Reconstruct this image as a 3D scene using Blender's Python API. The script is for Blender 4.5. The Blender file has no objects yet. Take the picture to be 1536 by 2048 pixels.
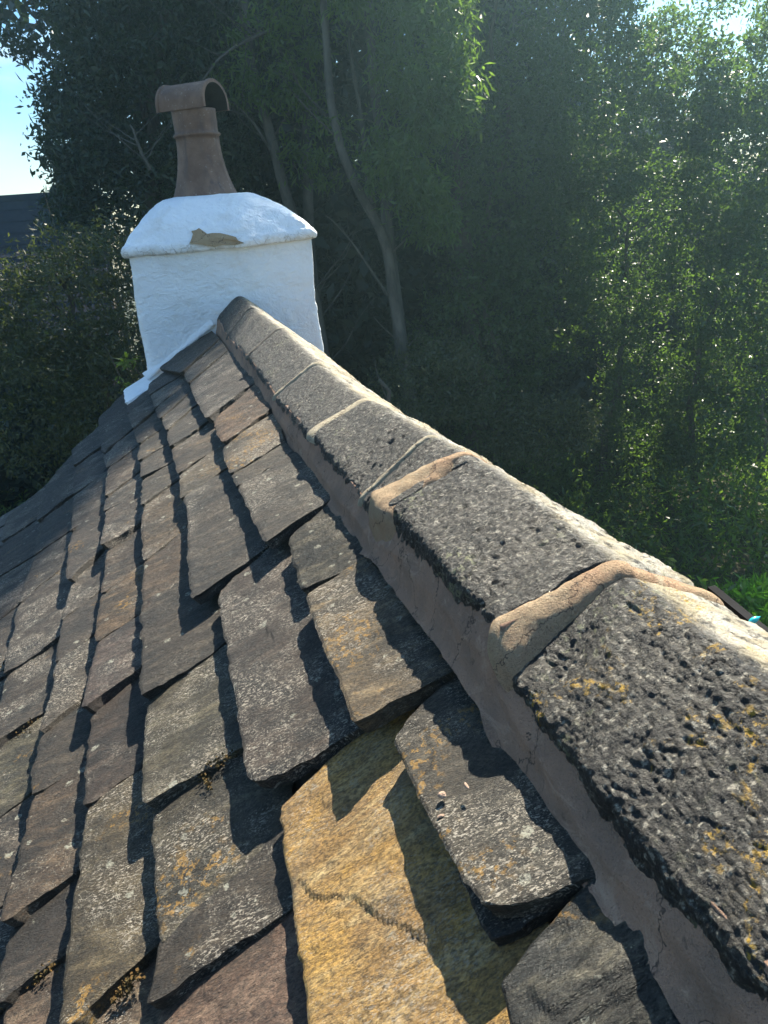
import bpy, math, random
import numpy as np
from mathutils import Matrix, Vector

random.seed(7)
RNG = np.random.default_rng(11)
R = math.radians
scene = bpy.context.scene
col = scene.collection

# ------------------------------------------------------------------ camera, world, sun, exposure
CX = np.array([0.95637206, -0.17061936, 0.23715293])
CY = np.array([-0.28257218, -0.3340553, 0.89919965])
CD = np.array([0.07419867, 0.92698225, 0.36769344])
CAMROT = np.array([CX, CY, -CD])            # world = CAMROT @ (right, down, forward)
F = 1537.0
cam = bpy.data.cameras.new('camera')
cam.sensor_fit = 'VERTICAL'; cam.sensor_height = 36.0; cam.lens = 36.0 * F / 2048.0
cam.clip_start = 0.02; cam.clip_end = 900
camo = bpy.data.objects.new('camera', cam); col.objects.link(camo)
m = Matrix(((CAMROT[0][0], -CAMROT[0][1], -CAMROT[0][2], 0), (CAMROT[1][0], -CAMROT[1][1], -CAMROT[1][2], 0),
            (CAMROT[2][0], -CAMROT[2][1], -CAMROT[2][2], 0), (0, 0, 0, 1)))
camo.matrix_world = m
scene.camera = camo

SUN = np.array([0.038, 0.047, 0.070]); SUN /= np.linalg.norm(SUN)
ELEV = math.asin(SUN[2]); AZ = math.atan2(SUN[0], SUN[1])
world = bpy.data.worlds.new('World'); scene.world = world; world.use_nodes = True
wn = world.node_tree.nodes; wl = world.node_tree.links
bg = wn['Background']; bg.inputs[1].default_value = 0.050
sky = wn.new('ShaderNodeTexSky'); sky.sky_type = 'NISHITA'; sky.sun_disc = False
sky.sun_elevation = ELEV; sky.sun_rotation = AZ
sky.air_density = 1.0; sky.dust_density = 0.7; sky.ozone_density = 2.6
hs = wn.new('ShaderNodeHueSaturation'); hs.inputs['Saturation'].default_value = 1.5
wl.new(sky.outputs[0], hs.inputs['Color']); wtc = wn.new('ShaderNodeTexCoord'); wmp = wn.new('ShaderNodeMapping'); wmp.inputs['Scale'].default_value = (1.2, 1.2, 4.0)
wl.new(wtc.outputs['Generated'], wmp.inputs[0])
wno = wn.new('ShaderNodeTexNoise'); wno.inputs['Scale'].default_value = 2.2; wno.inputs['Detail'].default_value = 7; wno.inputs['Distortion'].default_value = .4
wl.new(wmp.outputs[0], wno.inputs['Vector'])
wra = wn.new('ShaderNodeMapRange'); wra.interpolation_type = 'SMOOTHSTEP'; wra.inputs[1].default_value = .46; wra.inputs[2].default_value = .62; wra.inputs[4].default_value = .6
wl.new(wno.outputs[0], wra.inputs[0])
wmx = wn.new('ShaderNodeMix'); wmx.data_type = 'RGBA'; wl.new(wra.outputs[0], wmx.inputs[0]); wl.new(hs.outputs[0], wmx.inputs[6]); wmx.inputs[7].default_value = (5.6, 6.8, 7.8, 1)
wl.new(wmx.outputs[2], bg.inputs[0])
sun = bpy.data.lights.new('sun', 'SUN'); sun.energy = 5.0; sun.angle = R(0.53); sun.color = (1.0, 0.91, 0.75)
suno = bpy.data.objects.new('sun', sun); col.objects.link(suno)
suno.rotation_euler = Vector(SUN).to_track_quat('Z', 'Y').to_euler()
scene.view_settings.view_transform = 'Standard'; scene.view_settings.look = 'None'
scene.view_settings.exposure = 2.0; scene.view_settings.gamma = 1.0
scene.render.engine = 'CYCLES'
scene.cycles.volume_bounces = 0
scene.cycles.transparent_max_bounces = 8

# ------------------------------------------------------------------ pixel rays (used once, to survey points in the place)
def ray(px, py):
    return CAMROT @ np.array([(px - 768.0) / F, (py - 1024.0) / F, 1.0])
def at_y(px, py, y):
    r = ray(px, py); return r * (y / r[1])
def at_x(px, py, x):
    r = ray(px, py); return r * (x / r[0])

# ------------------------------------------------------------------ noise
def _hash(i, j, k, s):
    n = (i * 374761393 + j * 668265263 + k * 2147483647 + s * 974634777) & 0xffffffff
    n = ((n ^ (n >> 13)) * 1274126177) & 0xffffffff
    n = ((n ^ (n >> 16)) * 2246822519) & 0xffffffff
    return ((n ^ (n >> 15)) & 0xffffff) / float(0xffffff)
def vnoise(p, s=0):
    p = np.asarray(p, float); q = np.floor(p).astype(np.int64); f = p - q; f = f * f * (3 - 2 * f)
    r = 0
    for a in (0, 1):
        wa = f[..., 0] if a else 1 - f[..., 0]
        for b in (0, 1):
            wb = f[..., 1] if b else 1 - f[..., 1]
            for c in (0, 1):
                wc = f[..., 2] if c else 1 - f[..., 2]
                r = r + wa * wb * wc * _hash(q[..., 0] + a, q[..., 1] + b, q[..., 2] + c, s)
    return r * 2 - 1
def fbm(p, s=0, o=4, g=0.5):
    p = np.asarray(p, float); r = 0; a = 1; t = 0
    for k in range(o):
        r = r + a * vnoise(p, s + k * 17); t += a; a *= g; p = p * 2.03 + 11.7
    return r / t

# ------------------------------------------------------------------ object helpers
def mesh_obj(name, verts, faces, mat, parent=None, smooth=True, origin=None, attrs=None):
    me = bpy.data.meshes.new(name)
    v = np.asarray(verts, float).reshape(-1, 3)
    o = np.zeros(3) if origin is None else np.asarray(origin, float)
    me.from_pydata((v - o).tolist(), [], faces.tolist() if hasattr(faces, 'tolist') else faces)
    if smooth: me.shade_smooth()
    if attrs:
        for k, (kind, arr) in attrs.items():
            a = me.attributes.new(k, kind, 'POINT')
            a.data.foreach_set('vector' if kind == 'FLOAT_VECTOR' else 'value', np.asarray(arr, np.float32).ravel())
    me.materials.append(mat)
    ob = bpy.data.objects.new(name, me); col.objects.link(ob); ob.location = o.tolist()
    if parent is not None:
        ob.parent = parent
        ob.location = (o - np.array(parent_world(parent))).tolist()
    return ob
def parent_world(p):
    t = np.zeros(3)
    while p is not None:
        t = t + np.array(p.location); p = p.parent
    return t
def quad_mesh(name, V, mat, parent=None, smooth=True):
    """V: (n,4,3) separate quads, built with foreach (fast)"""
    n = V.shape[0]
    me = bpy.data.meshes.new(name)
    me.vertices.add(n * 4); me.loops.add(n * 4); me.polygons.add(n)
    o = V.reshape(-1, 3).mean(0) if n else np.zeros(3)
    o[2] = V[..., 2].min()
    me.vertices.foreach_set('co', (V.reshape(-1, 3) - o).astype(np.float32).ravel())
    me.loops.foreach_set('vertex_index', np.arange(n * 4, dtype=np.int32))
    me.polygons.foreach_set('loop_start', np.arange(0, n * 4, 4, dtype=np.int32))
    a = me.attributes.new('rnd', 'FLOAT', 'POINT')
    a.data.foreach_set('value', np.repeat(RNG.random(n), 4).astype(np.float32))
    me.update(); me.validate()
    me.materials.append(mat)
    ob = bpy.data.objects.new(name, me); col.objects.link(ob); ob.location = o.tolist()
    if parent is not None:
        ob.parent = parent; ob.location = (o - parent_world(parent)).tolist()
    return ob
def empty(name, loc, label, cat, group=None, kind=None):
    o = bpy.data.objects.new(name, None); col.objects.link(o); o.location = list(map(float, loc))
    o.empty_display_size = 0.2
    return tag(o, label, cat, group, kind)
def tag(o, label=None, cat=None, group=None, kind=None):
    if label: o['label'] = label
    if cat: o['category'] = cat
    if group: o['group'] = group
    if kind: o['kind'] = kind
    return o
def grid_faces(nu, nv, off=0, wrap=False):
    i, j = np.meshgrid(np.arange(nu - 1), np.arange(nv if wrap else nv - 1), indexing='ij')
    j2 = (j + 1) % nv
    a = i * nv + j; b = i * nv + j2; c = (i + 1) * nv + j2; d = (i + 1) * nv + j
    return (np.stack([a, b, c, d], -1).reshape(-1, 4) + off).tolist()
def box(name, lo, hi, mat, parent=None):
    x0, y0, z0 = lo; x1, y1, z1 = hi
    v = [(x0,y0,z0),(x1,y0,z0),(x1,y1,z0),(x0,y1,z0),(x0,y0,z1),(x1,y0,z1),(x1,y1,z1),(x0,y1,z1)]
    f = [(0,3,2,1),(4,5,6,7),(0,1,5,4),(1,2,6,5),(2,3,7,6),(3,0,4,7)]
    return mesh_obj(name, v, f, mat, parent, smooth=False, origin=((x0+x1)/2, (y0+y1)/2, z0))

# ------------------------------------------------------------------ material helpers
class NT:
    def __init__(s, name):
        s.m = bpy.data.materials.new(name); s.m.use_nodes = True
        s.t = s.m.node_tree; s.b = s.t.nodes['Principled BSDF']; s.out = s.t.nodes['Material Output']
    def n(s, typ, **kw):
        x = s.t.nodes.new(typ)
        for k, v in kw.items(): setattr(x, k, v)
        return x
    def l(s, a, b): s.t.links.new(a, b)
    def attr(s, name, typ='GEOMETRY'):
        return s.n('ShaderNodeAttribute', attribute_name=name, attribute_type=typ)
    def mapping(s, vec, scale=(1,1,1), loc=(0,0,0), rot=(0,0,0)):
        mp = s.n('ShaderNodeMapping'); s.l(vec, mp.inputs[0])
        mp.inputs['Scale'].default_value = scale; mp.inputs['Location'].default_value = loc; mp.inputs['Rotation'].default_value = rot
        return mp.outputs[0]
    def noise(s, vec, scale, detail=6, rough=0.55, dist=0.0, out=0):
        x = s.n('ShaderNodeTexNoise'); x.inputs['Scale'].default_value = scale; x.inputs['Detail'].default_value = detail
        x.inputs['Roughness'].default_value = rough; x.inputs['Distortion'].default_value = dist
        if vec is not None: s.l(vec, x.inputs['Vector'])
        return x.outputs[out]
    def voronoi(s, vec, scale, feature='F1', out='Distance'):
        x = s.n('ShaderNodeTexVoronoi', feature=feature); x.inputs['Scale'].default_value = scale
        s.l(vec, x.inputs['Vector']); return x.outputs[out]
    def ramp(s, fac, lo, hi, a=0.0, b=1.0):
        x = s.n('ShaderNodeMapRange'); x.interpolation_type = 'SMOOTHSTEP'
        s.l(fac, x.inputs[0]); x.inputs[1].default_value = lo; x.inputs[2].default_value = hi
        x.inputs[3].default_value = a; x.inputs[4].default_value = b
        return x.outputs[0]
    def math(s, op, a, b=None):
        x = s.n('ShaderNodeMath', operation=op)
        for i, v in enumerate((a, b)):
            if v is None: continue
            if isinstance(v, (int, float)): x.inputs[i].default_value = v
            else: s.l(v, x.inputs[i])
        return x.outputs[0]
    def mix(s, fac, a, b, mode='MIX'):
        x = s.n('ShaderNodeMix', data_type='RGBA', blend_type=mode)
        for i, v in ((0, fac), (6, a), (7, b)):
            if isinstance(v, (int, float)): x.inputs[i].default_value = v
            elif isinstance(v, tuple): x.inputs[i].default_value = (v[0], v[1], v[2], 1)
            else: s.l(v, x.inputs[i])
        return x.outputs[2]
    def bump(s, h, strength=0.5, dist=0.01, prev=None):
        x = s.n('ShaderNodeBump'); x.inputs['Strength'].default_value = strength; x.inputs['Distance'].default_value = dist
        s.l(h, x.inputs['Height'])
        if prev is not None: s.l(prev, x.inputs['Normal'])
        return x.outputs[0]
    def finish(s, color=None, rough=None, normal=None, spec=None):
        if color is not None:
            if isinstance(color, tuple): s.b.inputs['Base Color'].default_value = (*color, 1)
            else: s.l(color, s.b.inputs['Base Color'])
        if rough is not None:
            if isinstance(rough, (int, float)): s.b.inputs['Roughness'].default_value = rough
            else: s.l(rough, s.b.inputs['Roughness'])
        if normal is not None: s.l(normal, s.b.inputs['Normal'])
        if spec is not None: s.b.inputs['Specular IOR Level'].default_value = spec
        return s.m

def slate_material(name, c0, c1, c2, fleck=1.0, ochre=0.0, coarse=1.0):
    t = NT(name)
    rc = t.attr('rc').outputs['Vector']
    tint = t.n('ShaderNodeObjectInfo')
    big = t.noise(rc, 7, 5, 0.6, 0.4)
    c = t.mix(t.ramp(big, 0.38, 0.62), c0, c1)
    streak = t.noise(t.mapping(rc, (26, 5, 20)), 1.6, 8, 0.68, 0.6)
    c = t.mix(t.ramp(streak, 0.45, 0.72), c, c2)
    fine = t.noise(t.mapping(rc, (1.5, 0.8, 1)), 190, 4, 0.7)
    c = t.mix(t.ramp(fine, 0.35, 0.68, 0.0, 0.75), c, (0.012, 0.012, 0.013), 'MIX')
    c = t.mix(t.ramp(t.noise(rc, 4.2, 5, 0.7, 0.8), 0.50, 0.66, 0, 0.6), c, (0.014, 0.013, 0.012) if 'ochre' not in name else (0.20, 0.165, 0.12))
    c = t.mix(1.0, c, tint.outputs['Color'], 'MULTIPLY')
    # lichen: small pale flecks drawn out up the slope, gathered in patches
    patch = t.math('ADD', t.noise(rc, 9, 4, 0.6), t.math('MULTIPLY', t.math('SUBTRACT', tint.outputs['Random'], 0.6), 0.22))
    fl = t.noise(t.mapping(rc, (340, 140, 140)), 1.0, 3, 0.6, 0.3)
    fl2 = t.noise(t.mapping(rc, (760, 360, 300)), 1.0, 2, 0.5)
    m1 = t.math('MULTIPLY', t.ramp(fl, 0.56, 0.61), t.ramp(patch, 0.51, 0.64))
    m2 = t.math('MULTIPLY', t.ramp(fl2, 0.60, 0.66), t.ramp(patch, 0.46, 0.60))
    mm = t.math('MULTIPLY', t.math('MAXIMUM', m1, m2), fleck * .82)
    c = t.mix(mm, c, t.mix(t.noise(rc, 60, 3), (0.24, 0.21, 0.165), (0.56, 0.51, 0.43)))
    # ring-like crusts
    vor = t.voronoi(t.mapping(t.noise(rc, 60, 3, out=1), (0.03, 0.03, 0.03)), 1) if False else None
    ring = t.noise(rc, 34, 3, 0.6, 1.5)
    rg = t.math('MULTIPLY', t.ramp(t.math('ABSOLUTE', t.math('SUBTRACT', ring, 0.5)), 0.012, 0.0), t.ramp(t.noise(rc, 5.3, 2), 0.58, 0.66))
    c = t.mix(t.math('MULTIPLY', rg, 0.7 * fleck), c, (0.36, 0.33, 0.27))
    dv = t.n('ShaderNodeTexVoronoi'); dv.inputs['Scale'].default_value = 42; t.l(t.mix(.012, rc, t.noise(rc, 160, 3, .6, out=1)), dv.inputs['Vector'])
    sp_ = t.n('ShaderNodeSeparateColor'); t.l(dv.outputs['Color'], sp_.inputs[0])
    disc = t.math('MULTIPLY', t.ramp(t.math('SUBTRACT', dv.outputs['Distance'], t.math('MULTIPLY', sp_.outputs[1], 0.34)), 0.02, -0.02), t.ramp(sp_.outputs[0], 0.80, 0.82))
    c = t.mix(t.math('MULTIPLY', t.math('MULTIPLY', disc, t.ramp(t.noise(rc, 210, 3, .7), .38, .55)), 0.75 * fleck), c, (0.33, 0.33, 0.27))
    # orange-yellow lichen
    och = t.math('MULTIPLY', t.ramp(t.noise(rc, 95, 4, 0.7), 0.52, 0.6), t.ramp(t.noise(rc, 6.1, 3, 0.6, 0.5), 0.64 - ochre, 0.74 - ochre))
    c = t.mix(t.math('MULTIPLY', och, 0.8), c, (0.30, 0.17, 0.035))
    h1 = t.noise(t.mapping(rc, (1.6, 0.8, 1)), 42, 10, 0.72, 0.4)
    h2 = t.noise(t.mapping(rc, (2.0, 0.6, 1)), 300, 3, 0.6)
    terr = t.n('ShaderNodeMath', operation='SNAP'); t.l(t.noise(t.mapping(rc, (1, .7, 1)), 13, 5, 0.6, 0.8), terr.inputs[0]); terr.inputs[1].default_value = 0.07
    n = t.bump(terr.outputs[0], 0.5 * coarse, 0.02)
    n = t.bump(h1, 1.0, 0.022 * coarse, n)
    n = t.bump(h2, 1.0, 0.004 * coarse, n)
    return t.finish(c, t.ramp(fine, 0.3, 0.7, 0.48, 0.75), n, 0.45)

M = {}
M['slate'] = slate_material('slate_dark', (0.012, 0.0102, 0.008), (0.042, 0.030, 0.020), (0.125, 0.096, 0.066))
M['slate_yellow'] = slate_material('slate_ochre', (0.66, 0.375, 0.085), (0.40, 0.23, 0.075), (0.80, 0.57, 0.27), fleck=0.6, ochre=-.1)
M['slate_pink'] = slate_material('slate_rust', (0.10, 0.065, 0.048), (0.17, 0.11, 0.075), (0.32, 0.23, 0.16), fleck=0.9, ochre=0.04)
M['slate_lichen'] = slate_material('slate_lichened', (0.030, 0.026, 0.018), (0.085, 0.065, 0.040), (0.22, 0.18, 0.12), fleck=1.0, ochre=0.10)
M['slate_rugged'] = slate_material('slate_rugged', (0.022, 0.024, 0.022), (0.07, 0.063, 0.047), (0.20, 0.17, 0.115), fleck=1.0, ochre=0.05, coarse=2.6)

def ridge_material(name, pit, grain, lich):
    t = NT(name)
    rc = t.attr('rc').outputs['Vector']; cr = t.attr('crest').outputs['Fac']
    big = t.noise(rc, 9, 6, 0.62, 0.3)
    c = t.mix(t.ramp(big, 0.36, 0.62), (0.014, 0.014, 0.013), (0.05, 0.045, 0.036))
    g = t.noise(t.mapping(rc, (1, 0.6, 1)), grain, 6, 0.7, 0.2)
    c = t.mix(t.ramp(g, 0.545, 0.63, 0.0, 0.85), c, (0.34, 0.315, 0.26))
    c = t.mix(t.ramp(g, 0.515, 0.45, 0.0, 0.9), c, (0.010, 0.010, 0.011))
    worn_sunlit = t.math('MULTIPLY', cr, t.ramp(t.noise(rc, 22, 6, 0.7), 0.34, 0.50))  # worn pale stone, plus sunlight on the right face painted into the colour
    c = t.mix(worn_sunlit, c, t.mix(t.ramp(t.noise(rc, 13, 4), .4, .6), (0.50, 0.42, 0.27), (0.60, 0.56, 0.48)))
    l1 = t.math('MULTIPLY', t.ramp(t.noise(rc, 120, 4, 0.7), 0.50, 0.58), t.ramp(t.noise(rc, 11, 4, 0.65, 0.6), 0.72 - lich, 0.80 - lich))
    c = t.mix(t.math('MULTIPLY', l1, 0.9), c, (0.50, 0.30, 0.02))
    l2 = t.math('MULTIPLY', t.ramp(t.noise(rc, 80, 3, 0.7), 0.56, 0.62), t.ramp(t.noise(t.mapping(rc, loc=(3, 5, 1)), 7, 3), 0.5, 0.7))
    c = t.mix(t.math('MULTIPLY', l2, 0.7), c, (0.30, 0.31, 0.17))
    h = t.noise(t.mapping(rc, (1, 0.5, 1)), grain * 0.9, 8, 0.75, 0.25)
    n = t.bump(t.noise(rc, 30, 6, 0.6), 0.6, 0.02)
    if pit > 0:
        pv = t.noise(t.mapping(rc, (1.0, 0.45, 1)), 75, 2, 0.5, 0.6)
        p = t.ramp(pv, 0.36, 0.46)
        n = t.bump(p, pit, 0.006, n)
        tl = t.noise(t.mapping(rc, (130, 14, 60)), 1, 4, 0.7, 0.5)
        n = t.bump(tl, 0.8, 0.006, n)
    n = t.bump(h, 1.0, 0.009, n)
    n = t.bump(t.noise(t.mapping(rc, (1, .6, 1)), 90, 6, 0.7, 0.4), 1.0, 0.022, n)
    return t.finish(c, 0.5, n, 0.5)
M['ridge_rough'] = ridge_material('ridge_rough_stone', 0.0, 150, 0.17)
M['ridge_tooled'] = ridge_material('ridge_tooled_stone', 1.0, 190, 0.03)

def mortar_material(name, a, b, cc, fine=1.0):
    t = NT(name)
    p = t.n('ShaderNodeTexCoord').outputs['Object']
    c = t.mix(t.ramp(t.noise(p, 9, 5, 0.6, 0.4), 0.4, 0.62), a, b)
    c = t.mix(t.ramp(t.noise(t.mapping(p, (1, .5, 1)), 30, 5, 0.7, 0.8), 0.54, 0.70, 0, 0.8), c, cc)
    c = t.mix(t.ramp(t.noise(p, 420, 3, 0.6), 0.55, 0.72, 0, 0.45), c, (0.10, 0.07, 0.055))
    n = t.bump(t.noise(t.mapping(p, (1, .6, 1)), 22, 5, 0.6, 0.5), 0.7, 0.012)
    c = t.mix(t.ramp(t.noise(p, 34, 6, 0.75, 0.9), 0.60, 0.68, 0, 0.55), c, (0.09, 0.065, 0.05))
    ck = t.n('ShaderNodeTexVoronoi', feature='DISTANCE_TO_EDGE'); ck.inputs['Scale'].default_value = 7; t.l(t.mix(.08, p, t.noise(p, 20, 4, .7, out=1)), ck.inputs['Vector'])
    cm = t.ramp(ck.outputs['Distance'], 0.0, 0.012)
    c = t.mix(t.math('SUBTRACT', 1.0, cm), c, (0.10, 0.07, 0.055))
    n = t.bump(cm, 0.5, 0.003, n)
    n = t.bump(t.noise(p, 130, 5, 0.75), 0.9, 0.006 * fine, n)
    n = t.bump(t.noise(p, 430, 3, 0.7), 0.9, 0.003 * fine, n)
    return t.finish(c, 0.9, n, 0.2)
M['mortar'] = mortar_material('pink_mortar', (0.34, 0.21, 0.145), (0.25, 0.165, 0.12), (0.42, 0.29, 0.21))
M['mortar_sand'] = mortar_material('sandy_mortar', (0.44, 0.29, 0.185), (0.46, 0.34, 0.22), (0.55, 0.46, 0.33), 2.4)
M['mortar_pale'] = mortar_material('pale_old_mortar', (0.42, 0.37, 0.27), (0.36, 0.31, 0.23), (0.52, 0.48, 0.38), 1.6)
M['mortar_grey'] = mortar_material('grey_old_mortar', (0.12, 0.11, 0.095), (0.22, 0.19, 0.15), (0.34, 0.31, 0.25), 1.6)

def paint_material():
    t = NT('white_masonry_paint')
    p = t.n('ShaderNodeTexCoord').outputs['Object']
    dirt = t.noise(p, 5, 6, 0.65, 0.6)
    c = t.mix(t.ramp(dirt, 0.50, 0.78, 0, 0.55), (0.86, 0.88, 0.90), (0.64, 0.61, 0.55))
    ed = t.attr('edge').outputs['Fac']
    crack = t.n('ShaderNodeTexVoronoi', feature='DISTANCE_TO_EDGE'); crack.inputs['Scale'].default_value = 11
    wob = t.mix(0.06, p, t.noise(p, 14, 5, 0.6, out=1))
    t.l(wob, crack.inputs['Vector'])
    ck = t.math('MULTIPLY', t.ramp(crack.outputs['Distance'], 0.018, 0.004), ed)
    c = t.mix(t.math('MULTIPLY', ck, 0.8), c, (0.16, 0.14, 0.12))
    st = t.math('MULTIPLY', t.ramp(t.noise(p, 16, 6, 0.7, 0.5), 0.40, 0.58), ed)
    c = t.mix(t.math('MULTIPLY', st, 0.6), c, (0.50, 0.47, 0.41))
    wv = t.noise(t.mapping(p, (1, 1, 1.3)), 9, 4, 0.6, 2.6)
    n = t.bump(wv, 0.32, 0.05)
    n = t.bump(t.noise(p, 26, 5, 0.65, 1.2), 0.5, 0.02, n)
    n = t.bump(t.noise(p, 150, 3, 0.6), 0.4, 0.003, n)
    return t.finish(c, 0.5, n, 0.4)
M['paint'] = paint_material()
M['bare'] = mortar_material('bare_render', (0.44, 0.32, 0.19), (0.38, 0.27, 0.16), (0.50, 0.38, 0.24))

def simple(name, a, b, scale=10, rough=0.8, bumpd=0.004, spec=0.3, stretch=(1, 1, 1)):
    t = NT(name); p = t.n('ShaderNodeTexCoord').outputs['Object']
    p = t.mapping(p, stretch)
    c = t.mix(t.ramp(t.noise(p, scale, 7, 0.65, 0.3), 0.35, 0.68), a, b)
    n = t.bump(t.noise(p, scale * 6, 5, 0.65), 0.7, bumpd)
    return t.finish(c, rough, n, spec)
def clay():
    t = NT('weathered_clay'); p = t.n('ShaderNodeTexCoord').outputs['Object']
    c = t.mix(t.ramp(t.noise(p, 7, 7, 0.65, 0.3), 0.35, 0.65), (0.13, 0.075, 0.052), (0.21, 0.13, 0.092))
    c = t.mix(t.ramp(t.noise(t.mapping(p, (6, 6, 1.2)), 3, 6, 0.7, 0.4), 0.5, 0.72, 0, 0.8), c, (0.085, 0.06, 0.055))
    c = t.mix(t.ramp(t.noise(p, 55, 4, 0.7), 0.6, 0.7, 0, 0.5), c, (0.38, 0.33, 0.28))
    n = t.bump(t.noise(p, 40, 5, 0.7), 0.5, 0.006)
    return t.finish(c, 0.7, n, 0.3)
M['clay'] = clay()
M['soot'] = simple('soot_blackened_clay', (0.008, 0.007, 0.007), (0.016, 0.014, 0.013), 14)
M['deck'] = simple('dark_roof_bedding', (0.02, 0.018, 0.016), (0.04, 0.035, 0.03), 20)
M['wall'] = simple('white_rendered_wall', (0.66, 0.65, 0.62), (0.52, 0.50, 0.46), 2, 0.85)
M['gutter'] = simple('black_plastic', (0.012, 0.012, 0.013), (0.02, 0.02, 0.022), 10, 0.85, 0.0005, 0.05)
M['bark'] = simple('pale_grey_bark', (0.045, 0.045, 0.038), (0.12, 0.115, 0.10), 6, 0.85, 0.02, 0.2, (1, 1, 0.35))
M['bark_dark'] = simple('dark_bark', (0.05, 0.042, 0.034), (0.10, 0.088, 0.07), 8, 0.9, 0.02, 0.2, (1, 1, 0.3))
M['ground'] = simple('woodland_soil', (0.035, 0.045, 0.018), (0.06, 0.048, 0.03), 1.2, 0.95, 0.05)
M['far_tile'] = simple('blue_grey_concrete_tile', (0.022, 0.027, 0.045), (0.036, 0.040, 0.058), 5, 0.9, 0.004, 0.1)
M['board'] = simple('weathered_buff_stone', (0.07, 0.055, 0.032), (0.13, 0.10, 0.06), 30, 0.85)
M['turquoise'] = simple('turquoise_plastic', (0.01, 0.34, 0.42), (0.02, 0.40, 0.47), 20, 0.3, 0.0002, 0.6)
M['crumb'] = simple('buff_crumb', (0.22, 0.15, 0.11), (0.32, 0.24, 0.19), 80, 0.9, 0.001)
M['moss'] = simple('orange_moss', (0.04, 0.036, 0.014), (0.10, 0.055, 0.015), 60, 0.95, 0.002)

def leaf_material(name, a, b, tr=0.45, rough=0.38, spec=0.5):
    t = NT(name)
    r = t.attr('rnd').outputs['Fac']
    c = t.mix(r, a, b)
    t.finish(c, rough, None, spec)
    tl = t.n('ShaderNodeBsdfTranslucent')
    c2 = t.mix(0.6, c, (min(1, b[0]*2.6), min(1, b[1]*2.8), b[2]*0.8))
    t.l(c2, tl.inputs['Color'])
    mx = t.n('ShaderNodeMixShader'); mx.inputs[0].default_value = tr
    t.l(t.b.outputs[0], mx.inputs[1]); t.l(tl.outputs[0], mx.inputs[2]); t.l(mx.outputs[0], t.out.inputs['Surface'])
    return t.m
M['leaf_dark'] = leaf_material('leaf_deep_green', (0.012, 0.024, 0.012), (0.026, 0.046, 0.016), 0.30)
M['leaf_ash'] = leaf_material('leaf_ash_green', (0.040, 0.070, 0.022), (0.075, 0.125, 0.030), 0.50)
M['leaf_small'] = leaf_material('leaf_glossy_green', (0.020, 0.040, 0.018), (0.058, 0.098, 0.026), 0.42, 0.40, 0.45)
M['leaf_olive'] = leaf_material('leaf_olive', (0.030, 0.042, 0.019), (0.052, 0.064, 0.028), 0.36, 0.5)
M['leaf_bright'] = leaf_material('leaf_fresh_green', (0.07, 0.17, 0.018), (0.11, 0.24, 0.025), 0.5)
M['leaf_sapling'] = leaf_material('leaf_yellow_green', (0.06, 0.10, 0.02), (0.10, 0.15, 0.03), 0.4)
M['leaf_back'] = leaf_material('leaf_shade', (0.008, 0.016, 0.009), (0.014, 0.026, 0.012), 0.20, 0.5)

# ================================================================== ROOF GEOMETRY FRAME
PHI = R(32.0); CP, SP = math.cos(PHI), math.sin(PHI)
O0 = np.array([0.28, 0.0, -0.555])
DV = np.array([-CP, 0, -SP]); NV = np.array([-SP, 0, CP]); UV = np.array([0, 1.0, 0])
def uv(px, py, h):
    r = ray(px, py); k = (O0.dot(NV) + h) / r.dot(NV); P = r * k
    return np.array([P[1], (P - O0).dot(DV)])
def roofp(u, v, n):
    u = np.asarray(u)[..., None]; v = np.asarray(v)[..., None]; n = np.asarray(n)[..., None]
    return O0 + u * UV + v * DV + n * NV
PHR = R(43.0); DR = np.array([math.cos(PHR), 0, -math.sin(PHR)]); NRR = np.array([math.sin(PHR), 0, math.cos(PHR)]); OR0 = np.array([0.585, 0, -0.585])
def roofp_r(u, v, n):                                   # right hand slope, steeper
    u = np.asarray(u)[..., None]; v = np.asarray(v)[..., None]; n = np.asarray(n)[..., None]
    return OR0 + u * UV + v * DR + n * NRR
def zright(y):
    return -0.573 * np.interp(y, [.45, .50, .61, .66, .7, .77, .86, 1.05, 1.28, 1.55, 1.81, 2.17, 2.47, 3.0, 4.4], [.822, .822, .805, .788, .780, .792, .808, .822, .833, .857, .873, .890, .865, .85, .85])

house = empty('stone_cottage', (0.43, 1.5, -4.2), 'old cottage seen along its stone slated roof with gritstone ridge and white chimney', 'house')

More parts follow.
